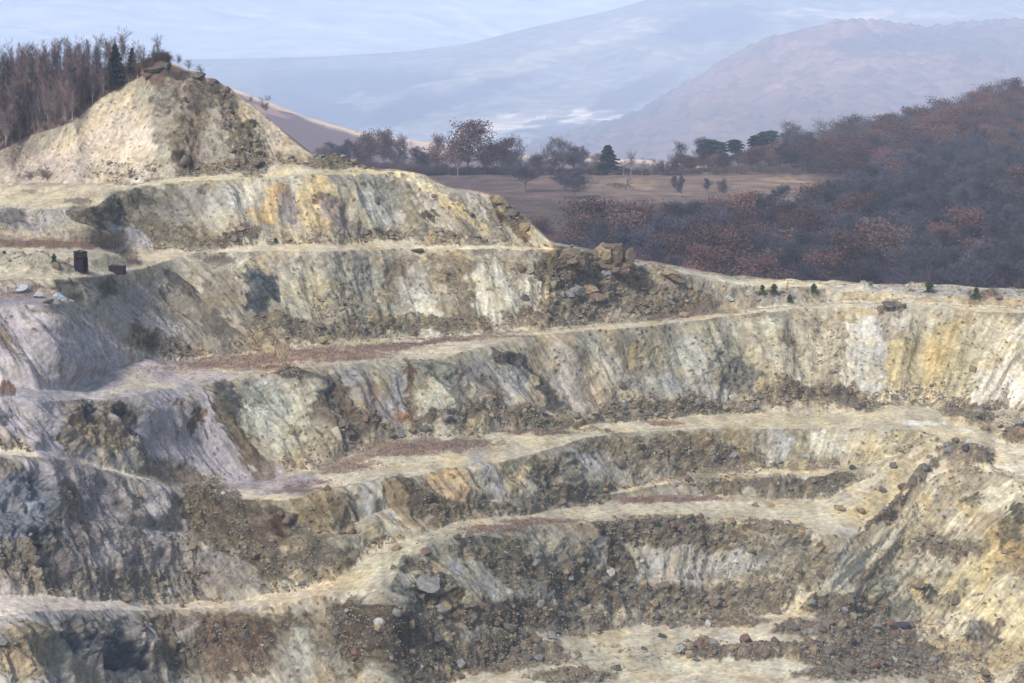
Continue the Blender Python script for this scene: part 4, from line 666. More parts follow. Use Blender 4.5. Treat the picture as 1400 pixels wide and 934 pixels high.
BE = [proto('beech_tree', 'beech', 15, 12+i % 3, 100+i, 4000, M_bark, [M_russet, M_brown][i % 2]) for i in range(6)]
BA = [proto('bare_tree', 'bare', 14, 9+i % 3, 200+i, 2200, M_bark, [M_twig, M_grey][i == 5]) for i in range(6)]
BI = [proto('birch_tree', 'birch', 10, 2.0+.22*i, 300+i, 340, M_birch if i % 4 else M_bark, [M_redtwig, M_twig, M_grey][i % 3]) for i in range(9)]
SP = [proto('spruce_tree', 'spruce', 10, 6.5, 400+i, 2600, M_bark, M_green) for i in range(2)]
PI = [proto('pine_tree', 'pine', 10, 7, 410+i, 1600, M_bark, M_green) for i in range(3)]
YS = [proto('spruce_sapling', 'spruce', 2, 1.3, 420+i, 500, M_bark, M_young) for i in range(3)]
SH_ = [proto('bare_shrub', 'bare', 2, 2.2, 430+i, 600, M_bark, [M_twig, M_redtwig][i % 2]) for i in range(4)]
SLM = [proto('birch_sapling', 'birch', 3, 1.0, 440+i, 260, M_bark, M_redtwig) for i in range(3)]
def pxm(x, D): return D/F       # metres per photo pixel
# individual trees round the meadow: x, base y, height px, width px, protos, label, category
TL_ = [
 (455,226,30,26,BA[0],'low bare tree just right of the rubble at the pit-top shoulder, leftmost of the hedge','tree'),
 (476,228,36,26,BA[1],'bare dark tree in the hedge line above the top bench edge','tree'),
 (503,231,52,28,BE[1],'brown leafed tree, left one of the taller pair behind the top bench','tree'),
 (523,232,54,24,BE[0],'russet tree, right one of the taller pair behind the top bench','tree'),
 (547,235,52,22,BA[2],'tall bare tree right of the russet pair behind the top bench','tree'),
 (570,237,36,26,BA[3],'low bare tree between the tall bare tree and the slender russet one','tree'),
 (597,239,56,20,BE[3],'slender russet tree left of the biggest beech','tree'),
 (613,239,54,16,BI[1],'thin pale birch squeezed between slender russet tree and big beech','tree'),
 (637,240,70,58,BE[2],'biggest round russet beech on the meadow edge','tree'),
 (662,240,46,30,BE[5],'brown leafed tree touching the right side of the biggest beech','tree'),
 (684,240,50,40,BE[4],'rounded russet tree right of the biggest beech','tree'),
 (710,240,48,18,BI[0],'thin bare tree behind the round meadow tree','tree'),
 (717,264,50,36,BA[4],'round bare tree standing alone in the meadow with a dark trunk','tree'),
 (745,241,52,20,BI[4],'pale narrow birch right of the round meadow tree','tree'),
 (768,241,50,32,BA[5],'grey bare tree with fine open crown right of the pale birch','tree'),
 (796,241,36,26,BA[1],'low bare tree just left of the dark green spruce','tree'),
 (785,272,44,40,BA[2],'dark spreading bare tree with a leaning trunk below the meadow edge','tree'),
 (768,262,30,30,BA[0],'dense low bare tree beside the leaning one','tree'),
 (828,240,36,26,SP[0],'dark green cone shaped spruce on the meadow edge','tree'),
 (850,241,22,14,BI[2],'short thin tree first right of the dark green spruce','tree'),
 (862,241,34,12,BI[3],'thin tall birch second right of the dark green spruce','tree'),
 (877,241,24,10,BI[5],'thin small birch third right of the dark green spruce','tree'),
 (889,241,22,10,BI[6],'thin small birch fourth right of the dark green spruce','tree'),
 (911,240,28,10,BI[7],'thin birch left of the pale round topped tree','tree'),
 (931,238,44,20,BA[5],'pale round topped bare tree left of the pine pair','tree'),
 (956,236,46,20,BA[3],'bare tree growing against the left pine of the pair','tree'),
 (966,234,40,20,PI[0],'dark pine, left one of the low touching pair on the ridge','tree'),
 (979,230,34,18,PI[1],'dark pine, right one of the low touching pair on the ridge','tree'),
 (1003,214,29,17,PI[2],'single dark pine standing free on the ridge line','tree'),
 (1030,208,30,14,PI[0],'leftmost dark pine of the ridge row of three','tree'),
 (1042,207,32,16,PI[2],'middle dark pine of the ridge row of three','tree'),
 (1054,207,32,14,PI[1],'rightmost dark pine of the ridge row of three','tree'),
 (858,262,20,6,BI[3],'tiny bare sapling in the meadow below the thin birches','tree'),
 (920,264,24,10,BA[4],'small bare tree in the meadow, left of the close pair','tree'),
 (930,270,30,12,BA[1],'small bare tree in the meadow, right of the close pair','tree'),
 (965,264,20,11,BA[0],'small bare fruit tree in the meadow left of the sturdier one','tree'),
 (987,270,27,14,BA[2],'sturdy small bare tree low in the meadow, rightmost','tree'),
]
TL_ += [
 (440,224,26,24,BE[5],'small dark tree at the left end of the hedge behind the top bench','tree'),
 (489,230,34,22,BE[1],'brown tree between two bare ones in the hedge behind the top bench','tree'),
 (535,234,42,20,BI[2],'thin tree directly right of the russet pair behind the top bench','tree'),
 (585,238,30,20,BA[0],'low bare tree at the left foot of the slender russet tree','tree'),
 (625,241,40,16,BI[6],'thin tree at the left edge of the biggest beech','tree'),
 (698,241,34,22,BA[3],'low bare tree filling the gap right of the rounded russet tree','tree'),
 (733,241,30,22,BE[5],'low brown tree behind the right side of the round meadow tree','tree'),
 (757,241,34,20,BA[2],'low bare tree between the pale narrow birch and the fine open grey crown','tree'),
 (783,241,38,24,BA[4],'bare tree right behind the dark leaning meadow tree','tree'),
 (810,241,30,22,BA[5],'grey bare tree touching the left side of the dark green spruce','tree'),
 (900,241,20,14,BE[1],'low russet bush like tree right of the small birches','tree'),
 (921,240,24,18,BE[3],'low russet tree left of the pale round topped bare tree','tree'),
 (943,238,24,22,BE[0],'low russet tree right of the pale round topped bare tree','tree')]
for (x, y, hp, wp, pr, lab, cat) in TL_:
    hp *= 1.08; wp *= 1.15
    p = mid_pt(x, y); m_ = pxm(x, p.y); s_ = hp*m_/pr[3]
    dims = np.array([v.co[:] for v in pr[2].vertices]); wn = np.percentile(np.abs(dims[:, 0]), 96)*2
    place(pr, p, s_, random.random()*6, lab, cat, squash=max(.5, min(1.7, wp*m_/(wn*s_))))
# wood on the right hill and below the meadow
def skyq(x): return np.interp(x, XS, Yg[:, 0])
cand = []
R = random.Random(5)
tries = 0
gx = 10.8
for iy in range(0, 80):
    Dd = 560+iy*gx
    for ix in range(-60, 120):
        X_w = ix*gx*1.0+R.uniform(-.42, .42)*gx; D_ = Dd+R.uniform(-.42, .42)*gx
        px = 700+X_w/D_*F
        if px < 520 or px > 1560: continue
        # row on the hill for this distance
        j = int(np.clip(np.searchsorted(mX[0], px), 0, mX.shape[1]-1)); colD = mQ[::-1, j, 1]
        i = mX.shape[0]-1-int(np.clip(np.searchsorted(colD, D_), 0, mX.shape[0]-1)); yb = mY[i, j]; pt = mQ[i, j]
        sky_y = np.interp(px, *zip(*[(p[0], p[1]) for p in ML[0]]))
        if D_ > np.interp(px, *zip(*[(p[0], p[2]) for p in ML[0]]))+10: continue
        low = yb > np.interp(px, [520, 640, 700, 780, 900, 1000, 1100, 1170, 1205, 1215], [392, 380, 352, 342, 338, 322, 308, 288, 262, 205])+R.uniform(-7, 7)
        up = px > 930 and yb < np.interp(px, [930, 1160, 1200, 1300], [236, 240, 252, 300]) 
        if not (low or up): continue
        if 1240 < px < 1330 and 250 < yb < 258: continue
        hgt = R.uniform(11, 19)
        top = yb-hgt/D_*F
        if top > skyq(px)+2: continue
        if 930 < px < 1072:
            hgt = min(hgt, (yb-np.interp(px, [930, 1000, 1072], [216, 206, 188]))*D_/F)
            if hgt < 2.5: continue
        cand.append((D_, pt, hgt, 'low' if low and px < 1205 else 'up', px, yb))
cand.sort(key=lambda c: c[0])
cnt = {'beech': 0, 'bare': 0}; rest = []
for c in cand:
    mixn = float(fbm(c[4]/90., c[5]/40., 0, 3, 88)); pb = (.46 if c[3] == 'up' and c[4] < 1500 and c[5] < 250 else np.interp(c[4], [800, 1060, 1130, 1400], [.5, .5, .14, .10])); kind = 'beech' if R.random() < pb+(1.0*mixn if pb > .2 else .3*mixn) else 'bare'
    if cnt[kind] < 290 and c[4] < 1430:
        cnt[kind] += 1; pr = (BE if kind == 'beech' else BA[:5])[R.randrange(5)]
        zone = c[3]
        if kind == 'beech': lab = 'russet leafed tree in the dense wood below the meadow' if zone == 'low' else 'russet leafed tree in the wood on the right hillside'
        else: lab = 'bare grey blue tree in the dense wood below the meadow' if zone == 'low' else 'bare grey blue tree in the wood on the right hillside'
        place(pr, Vector(c[1])-Vector((0, 0, .3)), c[2]/pr[3], R.random()*6.28, lab, 'tree', ('russet' if kind == 'beech' else 'bare')+(' trees in the wood below the meadow' if zone == 'low' else ' trees of the right hillside wood'), squash=R.uniform(.9, 1.3))
    else: rest.append((c, kind))
print('wood', len(cand), cnt, len(rest))
def scatter_mesh(name, items, m, kind_label, flatn=True):
    """items: (verts, faces, loc, scale xy, scale z, rot, colour)"""
    VV, FF, CC, off = [], [], [], 0
    for (v_, f_, loc, sx, sz, rz, col) in items:
        c_, s_ = math.cos(rz), math.sin(rz)
        q = np.stack([(v_[:, 0]*c_-v_[:, 1]*s_)*sx, (v_[:, 0]*s_+v_[:, 1]*c_)*sx, v_[:, 2]*sz], -1)+np.array(loc)
        VV.append(q); FF.append(f_+off); CC.append(np.repeat(np.array(col, float)[None], len(v_), 0)); off += len(v_)
    o = link(name, mesh_np(name, np.concatenate(VV), np.concatenate(FF), m, not flatn, {'Col': np.concatenate(CC)})); tag(o, kind='stuff'); o['label'] = kind_label
    return o
m_wood = mat('distant_wood', attr='Col', var=.35, vscale=.5)
lo = {}
for kind, cols in (('beech', [(.10, .050, .042), (.08, .05, .045)]), ('bare', [(.06, .05, .058), (.078, .066, .072)])):
    lo[kind] = []
    for i in range(4):
        (tv, tf), (cv, cf) = tree_arrays(kind, 14, 10, 600+i, 420)
        if kind == 'beech': cv = cv*1.0
        lo[kind].append((np.concatenate([tv, cv]), np.concatenate([tf, cf+len(tv)]), cols))
items = []
for c, kind in rest:
    a = lo[kind][R.randrange(4)]; items.append((a[0], a[1], c[1], c[2]/14*R.uniform(1, 1.3), c[2]/14, R.random()*6.28, a[2][R.randrange(2)]))
scatter_mesh('far_wood', items, m_wood, 'bare and russet wood covering the far hillside')
# low brush along the meadow edge and under the trees
br = tree_arrays('bare', 2.6, 3.4, 700, 300); brs = (np.concatenate([br[0][0], br[1][0]]), np.concatenate([br[0][1], br[1][1]+len(br[0][0])]))
br2 = tree_arrays('beech', 2.6, 3.4, 701, 300); brs2 = (np.concatenate([br2[0][0], br2[1][0]]), np.concatenate([br2[0][1], br2[1][1]+len(br2[0][0])]))
items = []
for i in range(1100):
    if i < 580: x = R.uniform(430, 930); y = np.interp(x, [430, 560, 930], [224, 238, 240])+R.uniform(-2, 2); sc = R.uniform(.6, 1.5)*(1.5 if x < 610 else 1)
    elif i < 720: x = R.uniform(930, 1170); y = R.uniform(235, 241); sc = R.uniform(.7, 1.4)
    elif i < 760: x = R.gauss(843, 9); y = R.gauss(254, 1.5); sc = R.uniform(.3, .6)
    elif i < 800: x = R.gauss(1120, 20); y = R.gauss(268, 2); sc = R.uniform(.4, .8)
    else: x = R.uniform(700, 1200); y = np.interp(x, [700, 780, 900, 1000, 1100, 1200], [340, 335, 330, 316, 300, 262])+R.gauss(0, 7)-4; sc = R.uniform(.5, 1.5)
    b_ = brs if R.random() < .6 else brs2
    items.append((b_[0], b_[1], mid_pt(x, y), sc*R.uniform(1, 1.5), sc, R.random()*6.28, [(.075, .06, .065), (.11, .065, .05), (.09, .075, .07)][R.randrange(3)]))
for i in range(420):                     # brush on the upper left wooded slope
    x = R.uniform(-60, 232); y0 = np.interp(x, XS, LY[0]); y1 = np.interp(x, XS, LY[1]); y = R.uniform(y0, y1)
    p, n_, D_, c_, r_ = surf(x, y); sc = R.uniform(.25, .8)
    items.append((brs[0], brs[1], p, sc*1.3, sc, R.random()*6.28, [(.10, .06, .055), (.13, .075, .06), (.07, .055, .06)][R.randrange(3)]))
scatter_mesh('underbrush', items, m_wood, 'low bare undergrowth along the meadow edge and in the woods')
# thin trees of the upper left wood
k_ = 0
pts = []
while k_ < 280:
    x = R.uniform(-90, 236); y0 = np.interp(x, XS, LY[0]); y1 = np.interp(x, XS, LY[1])
    if y1-y0 < 4 or R.random() > (y1-y0)/110: continue
    y = y0+(y1-y0)*R.random()**1.1
    p, n_, D_, c_, r_ = surf(x, y)
    if any((p.xy-q.xy).length < 1.0 for q in pts): continue
    pts.append(p); pr = BI[R.randrange(9)]; k_ += 1
    dark = pr[1].materials[0] == M_bark
    place(pr, p-Vector((0, 0, .2)), R.uniform(.55, 1.0)*(1 if x < 190 else .6), R.random()*6.28,
          'thin dark stemmed bare tree in the wood above the left cliff' if dark else 'thin pale stemmed birch in the wood above the left cliff', 'tree',
          'dark stemmed trees above the left cliff' if dark else 'birches above the left cliff', squash=R.uniform(.75, 1.15))
for (x, y, hp, wp, pr, lab) in [(158,113,52,17,SP[1],'dark green spruce among the birches left of the summit'),(108,110,18,8,YS[0],'small bright green spruce at the foot of the birches above the left cliff'),(181,100,34,10,SP[0],'slim dark spruce between the tall spruce and the summit crag'),
        (57,245,24,22,SH_[0],'dark bare shrub at the foot of the pale left slope'),(38,246,14,24,SH_[1],'low reddish shrub left of the dark shrub at the hill foot'),(64,246,16,20,SH_[3],'low reddish shrub right of the dark shrub at the hill foot'),
        (178,246,16,14,SH_[1],'small reddish shrub on the left edge of the top bench'),(342,134,12,12,BI[3],'small bare tree on the summit ridge, left of the taller one'),(362,157,30,14,BI[2],'slender bare tree alone on the right ridge of the top hill'),
        (244,88,18,10,BI[1],'bare sapling just right of the summit crag'),(257,96,16,14,SH_[2],'bare shrub on the ridge, second right of the summit crag'),(275,104,18,14,BI[5],'bare sapling on the ridge, third right of the summit crag'),
        (1041,408,14,10,YS[0],'young spruce, left one of the pair on the grey mounds'),(1057,407,14,12,YS[1],'young spruce, right one of the pair on the grey mounds'),(1078,416,12,8,YS[2],'small young spruce below and right of the pair on the mounds'),
        (1112,402,13,13,YS[1],'bluish young spruce leaning on a brown mound above the rim road'),(1000,375,8,6,YS[0],'tiny spruce on the skyline above the grey mounds'),(1270,401,18,13,YS[2],'largest dark young spruce on the plateau by the rim road'),
        (1334,408,15,12,YS[0],'bright green young spruce right of the largest plateau spruce'),(1323,406,12,12,SH_[0],'brown shrub touching the bright green spruce on the plateau'),(1358,405,13,12,SH_[2],'grey brown shrub at the right end of the plateau'),
        (73,370,14,9,YS[1],'small green spruce left of the rusty cabin'),(41,356,8,9,YS[2],'tiny green shrub on the earth bank left of the rusty cabin'),(5,352,10,12,YS[0],'dull green shrub at the left edge on the earth bank'),
        (93,368,12,14,SH_[1],'dark bare shrub touching the left side of the rusty cabin'),(376,333,7,12,YS[1],'dark green shrub at the foot of the striped face'),(352,331,10,22,SH_[1],'brown shrub at the foot of the striped face'),
        (1268,388,22,5,SLM[0],'reddish sapling rising behind the largest plateau spruce'),(1370,394,20,6,SLM[1],'reddish sapling at the right end of the skyline'),(1392,396,18,6,SLM[2],'reddish sapling nearest the right edge'),(1040,380,18,4,SLM[0],'thin reddish sapling on the skyline above the spruce pair'),
        (1074,408,24,4,SLM[1],'thin bare sapling right of the spruce pair'),(1210,391,14,6,SLM[2],'short reddish sapling on the middle of the skyline'),(1322,396,24,4,SLM[0],'thin pale sapling on the skyline above the bright green spruce'),(1250,391,12,5,SLM[1],'short reddish sapling left of the largest plateau spruce')]:
    p, n_, D_, c_, r_ = surf(x, y); m_ = D_/F; s_ = hp*m_/pr[3]
    wn = 2*np.percentile(np.abs(np.array([v.co[:] for v in pr[2].vertices])[:, 0]), 96)
    place(pr, p-Vector((0, 0, .08)), s_, R.random()*6, lab, 'shrub' if 'shrub' in lab else 'tree', squash=max(.5, min(2.2, wp*m_/(wn*s_))))
# dry grass and weeds on the benches
gi = []
gxx, gyy = np.meshgrid(np.arange(997), np.arange(997), indexing='ij'); GN = fbm(gxx/16., gyy/8., 0, 4, 404)
bl = np.array([(-.5, 0, 0), (.5, 0, 0), (.15, 0, 1), (-.15, .1, 1)], float); blf = np.array([[0, 1, 2, 3]])
GR = [(220,505,60,5,300,0),(330,492,95,8,1700,0),(300,500,70,4,500,0),(440,482,95,6,1900,0),(540,473,50,4,700,0),(620,463,60,3,900,0),(480,489,60,3,600,0),(560,612,95,9,2200,0),(620,607,80,4,900,0),(480,636,46,7,900,0),(725,590,60,3,500,0),(905,578,28,3,260,0),
      (910,683,75,4,1200,0),(870,687,30,2,200,0),(680,723,60,4,900,0),(745,712,60,3,500,0),(950,428,90,3,600,0),(60,334,90,6,1500,1),(385,483,14,7,330,2),(372,502,22,3,250,1),(553,575,12,5,200,1),(668,545,30,8,260,1),(110,275,16,3,120,0),(20,400,45,5,300,1),(350,325,20,5,200,0),
      (690,460,40,2,300,0),(430,660,40,3,300,0),(640,530,14,12,80,1),(1350,404,14,4,150,0),(180,352,14,5,120,0),(300,353,24,6,300,0)]
for (cx, cy, rx, ry, n, k) in GR:
    for i in range(int(n*1.3)):
        x = cx+R.gauss(0, .5)*rx; y = cy+R.gauss(0, .5)*ry
        if GN[int(x) % 997, int(y*3) % 997] < R.uniform(-.22, .12): continue
        p, n_, D_, c_, r_ = surf(x, y); hh = R.uniform(.12, .38)*(1.0 if k < 2 else 4.0)
        col = [[(.25, .165, .13), (.17, .11, .095), (.33, .25, .18)], [(.28, .17, .10), (.22, .15, .10), (.16, .11, .08)], [(.42, .33, .22), (.36, .28, .18), (.3, .22, .15)]][k][R.randrange(3)]
        for b_ in range(3):
            gi.append((bl, blf, p+Vector((R.gauss(0, .2), R.gauss(0, .3), -.03)), R.uniform(.05, .14), hh, R.random()*6.28, col))
scatter_mesh('dry_grass', gi, m_wood, 'brown and purplish dry grass patches on the benches')

# ------------------------------------------------------------------ rocks
def ico(sub):
    t = (1+5**.5)/2
    v = [(-1,t,0),(1,t,0),(-1,-t,0),(1,-t,0),(0,-1,t),(0,1,t),(0,-1,-t),(0,1,-t),(t,0,-1),(t,0,1),(-t,0,-1),(-t,0,1)]
    f = [(0,11,5),(0,5,1),(0,1,7),(0,7,10),(0,10,11),(1,5,9),(5,11,4),(11,10,2),(10,7,6),(7,1,8),(3,9,4),(3,4,2),(3,2,6),(3,6,8),(3,8,9),(4,9,5),(2,4,11),(6,2,10),(8,6,7),(9,8,1)]
    v = [Vector(a).normalized() for a in v]
    for _ in range(sub):
        mid = {}; nf = []
        def m_(a, b):
            k = (min(a, b), max(a, b))
            if k not in mid: mid[k] = len(v); v.append(((v[a]+v[b])/2).normalized())
            return mid[k]
        for a, b, c in f:
            x, y, z = m_(a, b), m_(b, c), m_(c, a); nf += [(a, x, z), (b, y, x), (c, z, y), (x, y, z)]
        f = nf
    return np.array([tuple(a) for a in v]), np.array(f)
def rock_arr(sub, seed, cuts=9, ax=(1, 1, 1)):
    r = np.random.default_rng(seed); v, f = ico(sub); v = v.copy()
    for i in range(cuts):                     # flat broken faces
        n = r.normal(size=3); n /= np.linalg.norm(n); d = r.uniform(.42, .8); s_ = v@n; k = s_ > d; v[k] -= np.outer((s_[k]-d)*.95, n)
    v += .09*np.stack([fbm(v[:, 0]*2+seed, v[:, 1]*2, v[:, 2]*2, 3, 500+k) for k in range(3)], -1)
    return v*np.array(ax), f
mr = {}
for nm, c in dict(dark=(.10, .088, .074), brown=(.13, .10, .072), ochre=(.21, .16, .098), grey=(.165, .158, .145), pale=(.29, .275, .24), rust=(.13, .08, .06), blue=(.28, .31, .33), black=(.05, .052, .062)).items():
    mr[nm] = mat(nm+'_rock', c, vscale=1.4, var=.35, bump=.08, bscale=3)
RK = {}
for nm in mr:
    RK[nm] = []
    for i in range(6):
        v, f = rock_arr(2, 900+i, 10, (1, .85, .72)); RK[nm].append(mesh_np('boulder', v, f, mr[nm], False))
def boulder(x, y, wpx, hpx, nm, lab, rz=None, i=None, group=None, name='boulder', sink=.25):
    p, n_, D_, c_, r_ = surf(x, y); m_ = D_/F
    o = link(name, RK[nm][R.randrange(6) if i is None else i]); w = wpx*m_/2*1.05; h = hpx*m_/2/.72
    o.scale = (w, w*R.uniform(.8, 1.1), h); o.rotation_euler = (R.uniform(-.2, .2), R.uniform(-.2, .2), R.uniform(0, 6.28) if rz is None else rz)
    o.location = p+Vector((0, 0, h*.72*(1-2*sink)))
    tag(o, lab, 'rock', group); return o
BL = [(30,400,22,13,'blue','pale blue grey boulder, farthest left of the row at the bench edge'),(52,405,20,9,'blue','low pale boulder second from the left in the bench edge row'),(64,413,24,10,'grey','flat dark streaked boulder, third in the bench edge row'),
      (82,412,22,13,'blue','rounded bright blue grey boulder right of the flat streaked one'),(97,413,9,5,'pale','small cream stone at the right end of the bench edge row'),
      (790,398,32,20,'grey','big grey boulder under the rock stack, left of the ochre one'),(809,397,31,20,'ochre','big ochre boulder under the rock stack'),(913,380,34,21,'ochre','large rounded ochre boulder on the slope right of the rock stack'),(815,412,28,14,'brown','brown boulder half sunk below the big ochre one'),(920,390,30,14,'brown','flat brown slab under the large rounded ochre boulder'),
      (795,372,26,20,'dark','dark block wedged between grey boulder and rock stack'),(780,403,20,12,'grey','grey boulder touching the big grey one on its left'),(850,400,18,10,'brown','brown boulder in the rubble right of the ochre pair'),(880,395,14,9,'brown','brown stone midway between the rock stack and the rounded ochre boulder'),
      (998,407,13,9,'blue','smooth light grey round boulder between the grey mounds'),(1233,862,22,16,'black','blue black boulder in the rubble at the foot of the right slope'),(930,896,22,18,'pale','pale grey boulder at the left end of the pit floor rubble tongue'),(944,900,18,15,'ochre','ochre boulder at the left tip of the pit floor rubble tongue'),
      (960,888,28,16,'rust','dark red boulder above the ochre one on the pit floor'),(1021,878,26,20,'rust','tall reddish boulder in the middle of the pit floor rubble tongue'),(1060,886,14,14,'rust','maroon block right of the tall reddish boulder'),(905,872,14,10,'black','small black boulder alone on the pale pit floor'),(878,887,14,8,'dark','small dark stone left on the pale pit floor'),
      (625,740,20,10,'dark','dark boulder on the road rim, left one of two'),(640,737,18,12,'dark','dark boulder on the road rim, right one of two'),(248,830,9,8,'rust','small red brown stone on the left bottom road'),(1166,641,12,10,'black','black boulder in the rubble at the upper pit corner'),(1221,640,12,12,'dark','dark boulder on the upper left edge of the ramp'),
      (606,578,22,12,'grey','grey boulder at the slope foot, left of two in the middle face'),(627,577,12,12,'grey','grey boulder at the slope foot, right of two in the middle face'),(740,566,16,13,'dark','dark boulder at the foot of the middle face above the road'),(1031,692,11,9,'ochre','small ochre stone, left of two on the lower bench'),(1054,691,10,9,'ochre','small ochre stone, right of two on the lower bench'),
      (213,96,34,12,'dark','dark crag capping the summit of the top hill'),(228,91,16,11,'dark','dark rounded top of the summit crag'),(205,104,24,13,'rust','reddish brown block under the summit crag'),(292,115,15,11,'dark','dark block standing on the right ridge of the top hill'),(308,124,12,11,'brown','brown pointed rock on the right ridge of the top hill'),(270,106,22,10,'dark','dark low slab on the ridge between summit and dark block'),
      (250,224,24,18,'brown','rounded brown boulder at the foot of the top hill'),(351,230,26,13,'brown','flat brown boulder by the bench at the hill foot'),(682,276,20,17,'ochre','ochre block highest on the broken right edge of the striped face'),(696,287,20,15,'ochre','ochre block second down the broken right edge'),(703,300,18,13,'dark','dark block third down the broken right edge'),(718,315,20,18,'ochre','orange brown boulder low on the broken right edge'),
      (642,296,14,9,'brown','brown boulder sticking out high on the upper right face'),(595,270,14,8,'brown','small brown boulder near the crest of the upper right face'),(512,281,11,14,'brown','oval brown stone in the middle of the upper face'),(578,328,12,8,'grey','grey stone at the foot of the upper face'),(571,345,20,8,'brown','brown rock on the edge of the second bench road'),
      (1215,421,28,9,'dark','dark rock pile lump on the rim road crest'),(1232,421,14,6,'dark','smaller dark lump right of the rim crest rock pile'),(1205,672,14,12,'dark','dark maroon boulder on the rubble ridge beside the ramp'),(1232,672,18,14,'rust','reddish boulder midway up the rubble ridge beside the ramp'),(1262,652,16,12,'dark','dark boulder high on the rubble ridge beside the ramp'),
      (1320,625,16,13,'black','black boulder on top of the rubble heap at the ramp head'),(1347,560,15,8,'brown','flat brown boulder above the heap under the right wall'),(1367,586,9,6,'black','small blue black stone on the upper road at right'),(575,812,46,30,'grey','big cracked grey block below the bend of the lower road'),(602,836,24,22,'ochre','rounded brownish boulder below the big cracked block'),(600,864,16,12,'dark','dark boulder among rubble below the rounded brownish one'),
      (1304,825,14,22,'brown','brown block in the crevice of the lower right slope'),(1252,800,24,18,'ochre','yellow block at the top of the crevice in the lower right slope'),(470,712,18,22,'brown','brown rock head on the crest left of the lower road'),(478,728,18,16,'ochre','ochre rock block below the brown rock head'),(45,775,24,20,'dark','dark rounded rock in the blue grey face at left'),(876,770,10,8,'pale','pale stone on the rubble slope left of the light scree'),
      (1175,700,18,10,'ochre','ochre boulder at the ramp foot, upper of the cluster'),(1146,696,20,9,'ochre','flat ochre boulder on the lower bench near the ramp foot'),(1080,660,18,11,'ochre','yellow boulder in the row of yellow stones, right one'),(1062,660,16,11,'ochre','yellow boulder in the row of yellow stones, left one'),(1100,664,14,9,'pale','pale stone right of the yellow stones')]
for b in BL: boulder(b[0], b[1], b[2], b[3], b[4], b[5], sink=.4 if b[1] < 130 else (.08 if b[1] < 416 and b[0] < 110 else .25))
# the stacked rock outcrop on the third bench end: one jointed outcrop, each block a part
def outcrop(x, y, blocks, lab):
    p, n_, D_, c_, r_ = surf(x, y); m_ = D_/F; root = empty('rock_outcrop', p); tag(root, lab, 'rock')
    for (dx, dy, w, h, dep, nm) in blocks:
        v = np.array([(a, b, c) for c in (-1, 1) for b in (-1, 1) for a in (-1, 1)], float)
        bmn = ico(3); vv = bmn[0]; k = np.abs(vv).max(1, keepdims=True); vv = vv/k**.6            # rounded block
        vv = vv*(1+.0); sd = R.randrange(999)
        vv = vv + .26*np.stack([fbm(vv[:, 0]*1.6+sd, vv[:, 1]*1.6, vv[:, 2]*1.6, 4, 700+q) for q in range(3)], -1)
        for i in range(8):
            n = np.array([R.gauss(0, 1) for _ in range(3)]); n /= np.linalg.norm(n); d_ = R.uniform(.7, 1.0); s_ = vv@n; kk = s_ > d_; vv[kk] -= np.outer(s_[kk]-d_, n)
        an = R.uniform(-.35, .35); c_1, s_1 = math.cos(an), math.sin(an); vv = np.stack([vv[:, 0]*c_1-vv[:, 2]*s_1, vv[:, 1], vv[:, 0]*s_1+vv[:, 2]*c_1], -1)
        an = R.uniform(-.6, .6); c_1, s_1 = math.cos(an), math.sin(an); vv = np.stack([vv[:, 0]*c_1-vv[:, 1]*s_1, vv[:, 0]*s_1+vv[:, 1]*c_1, vv[:, 2]], -1)
        vv = vv*np.array((w*m_/2, dep, h*m_/2))*1.1+np.array((dx*m_, R.uniform(-.4, .4), -dy*m_))
        link('rock_block', mesh_np('rock_block', vv, bmn[1], mr[nm], False), root)
    return root
outcrop(830, 356, [(-4,-8,24,26,2.4,'ochre'),(12,-9,18,26,2.6,'brown'),(29,-4,18,24,2.0,'brown'),(-2,6,32,26,2.4,'brown'),(-22,-2,22,24,2.2,'brown'),(6,-18,26,9,2.0,'brown'),(14,12,28,20,2.2,'brown'),(0,20,20,16,2.0,'grey'),(24,14,16,14,1.8,'dark')], 'stacked square ochre and grey rock outcrop at the end of the second bench')
outcrop(778, 352, [(0,0,34,20,2.4,'brown'),(-24,0,22,16,2.2,'dark'),(16,6,22,20,2.0,'brown'),(-10,12,24,14,2.0,'grey')], 'long low brown rock ledge joining the stacked outcrop on its left')
# scattered rubble, biggest ones as things
w_ = np.clip(rub, 0, 1)*(fbm(X_/4, arc/4, 0, 3, 301)*.8+.55).clip(0, 1)
area = np.gradient(X_, axis=0)*np.gradient(arc, axis=1); area[XS < -20] = 0; area[XS > 1420] = 0
pw = (w_*np.abs(area)).ravel(); pw[~np.isfinite(pw)] = 0; pw /= pw.sum()
N = 40000
idx = np.random.default_rng(4).choice(len(pw), N, p=pw)
siz = np.minimum(.16*(1-np.random.default_rng(6).random(N))**(-.44), 1.9)
rr = siz/Dg.ravel()[idx]; order = np.argsort(-rr)
small = [rock_arr(1, 1000+i, 7, (1, .85, .75)) for i in range(12)]; tiny = [(lambda a: (a[0]+rng.normal(size=a[0].shape)*.16, a[1]))(ico(0)) for i in range(16)]
Bf = base.reshape(-1, 3); Pf = P.reshape(-1, 3); Xf = Xg.ravel(); Yf = Yg.ravel(); items = []
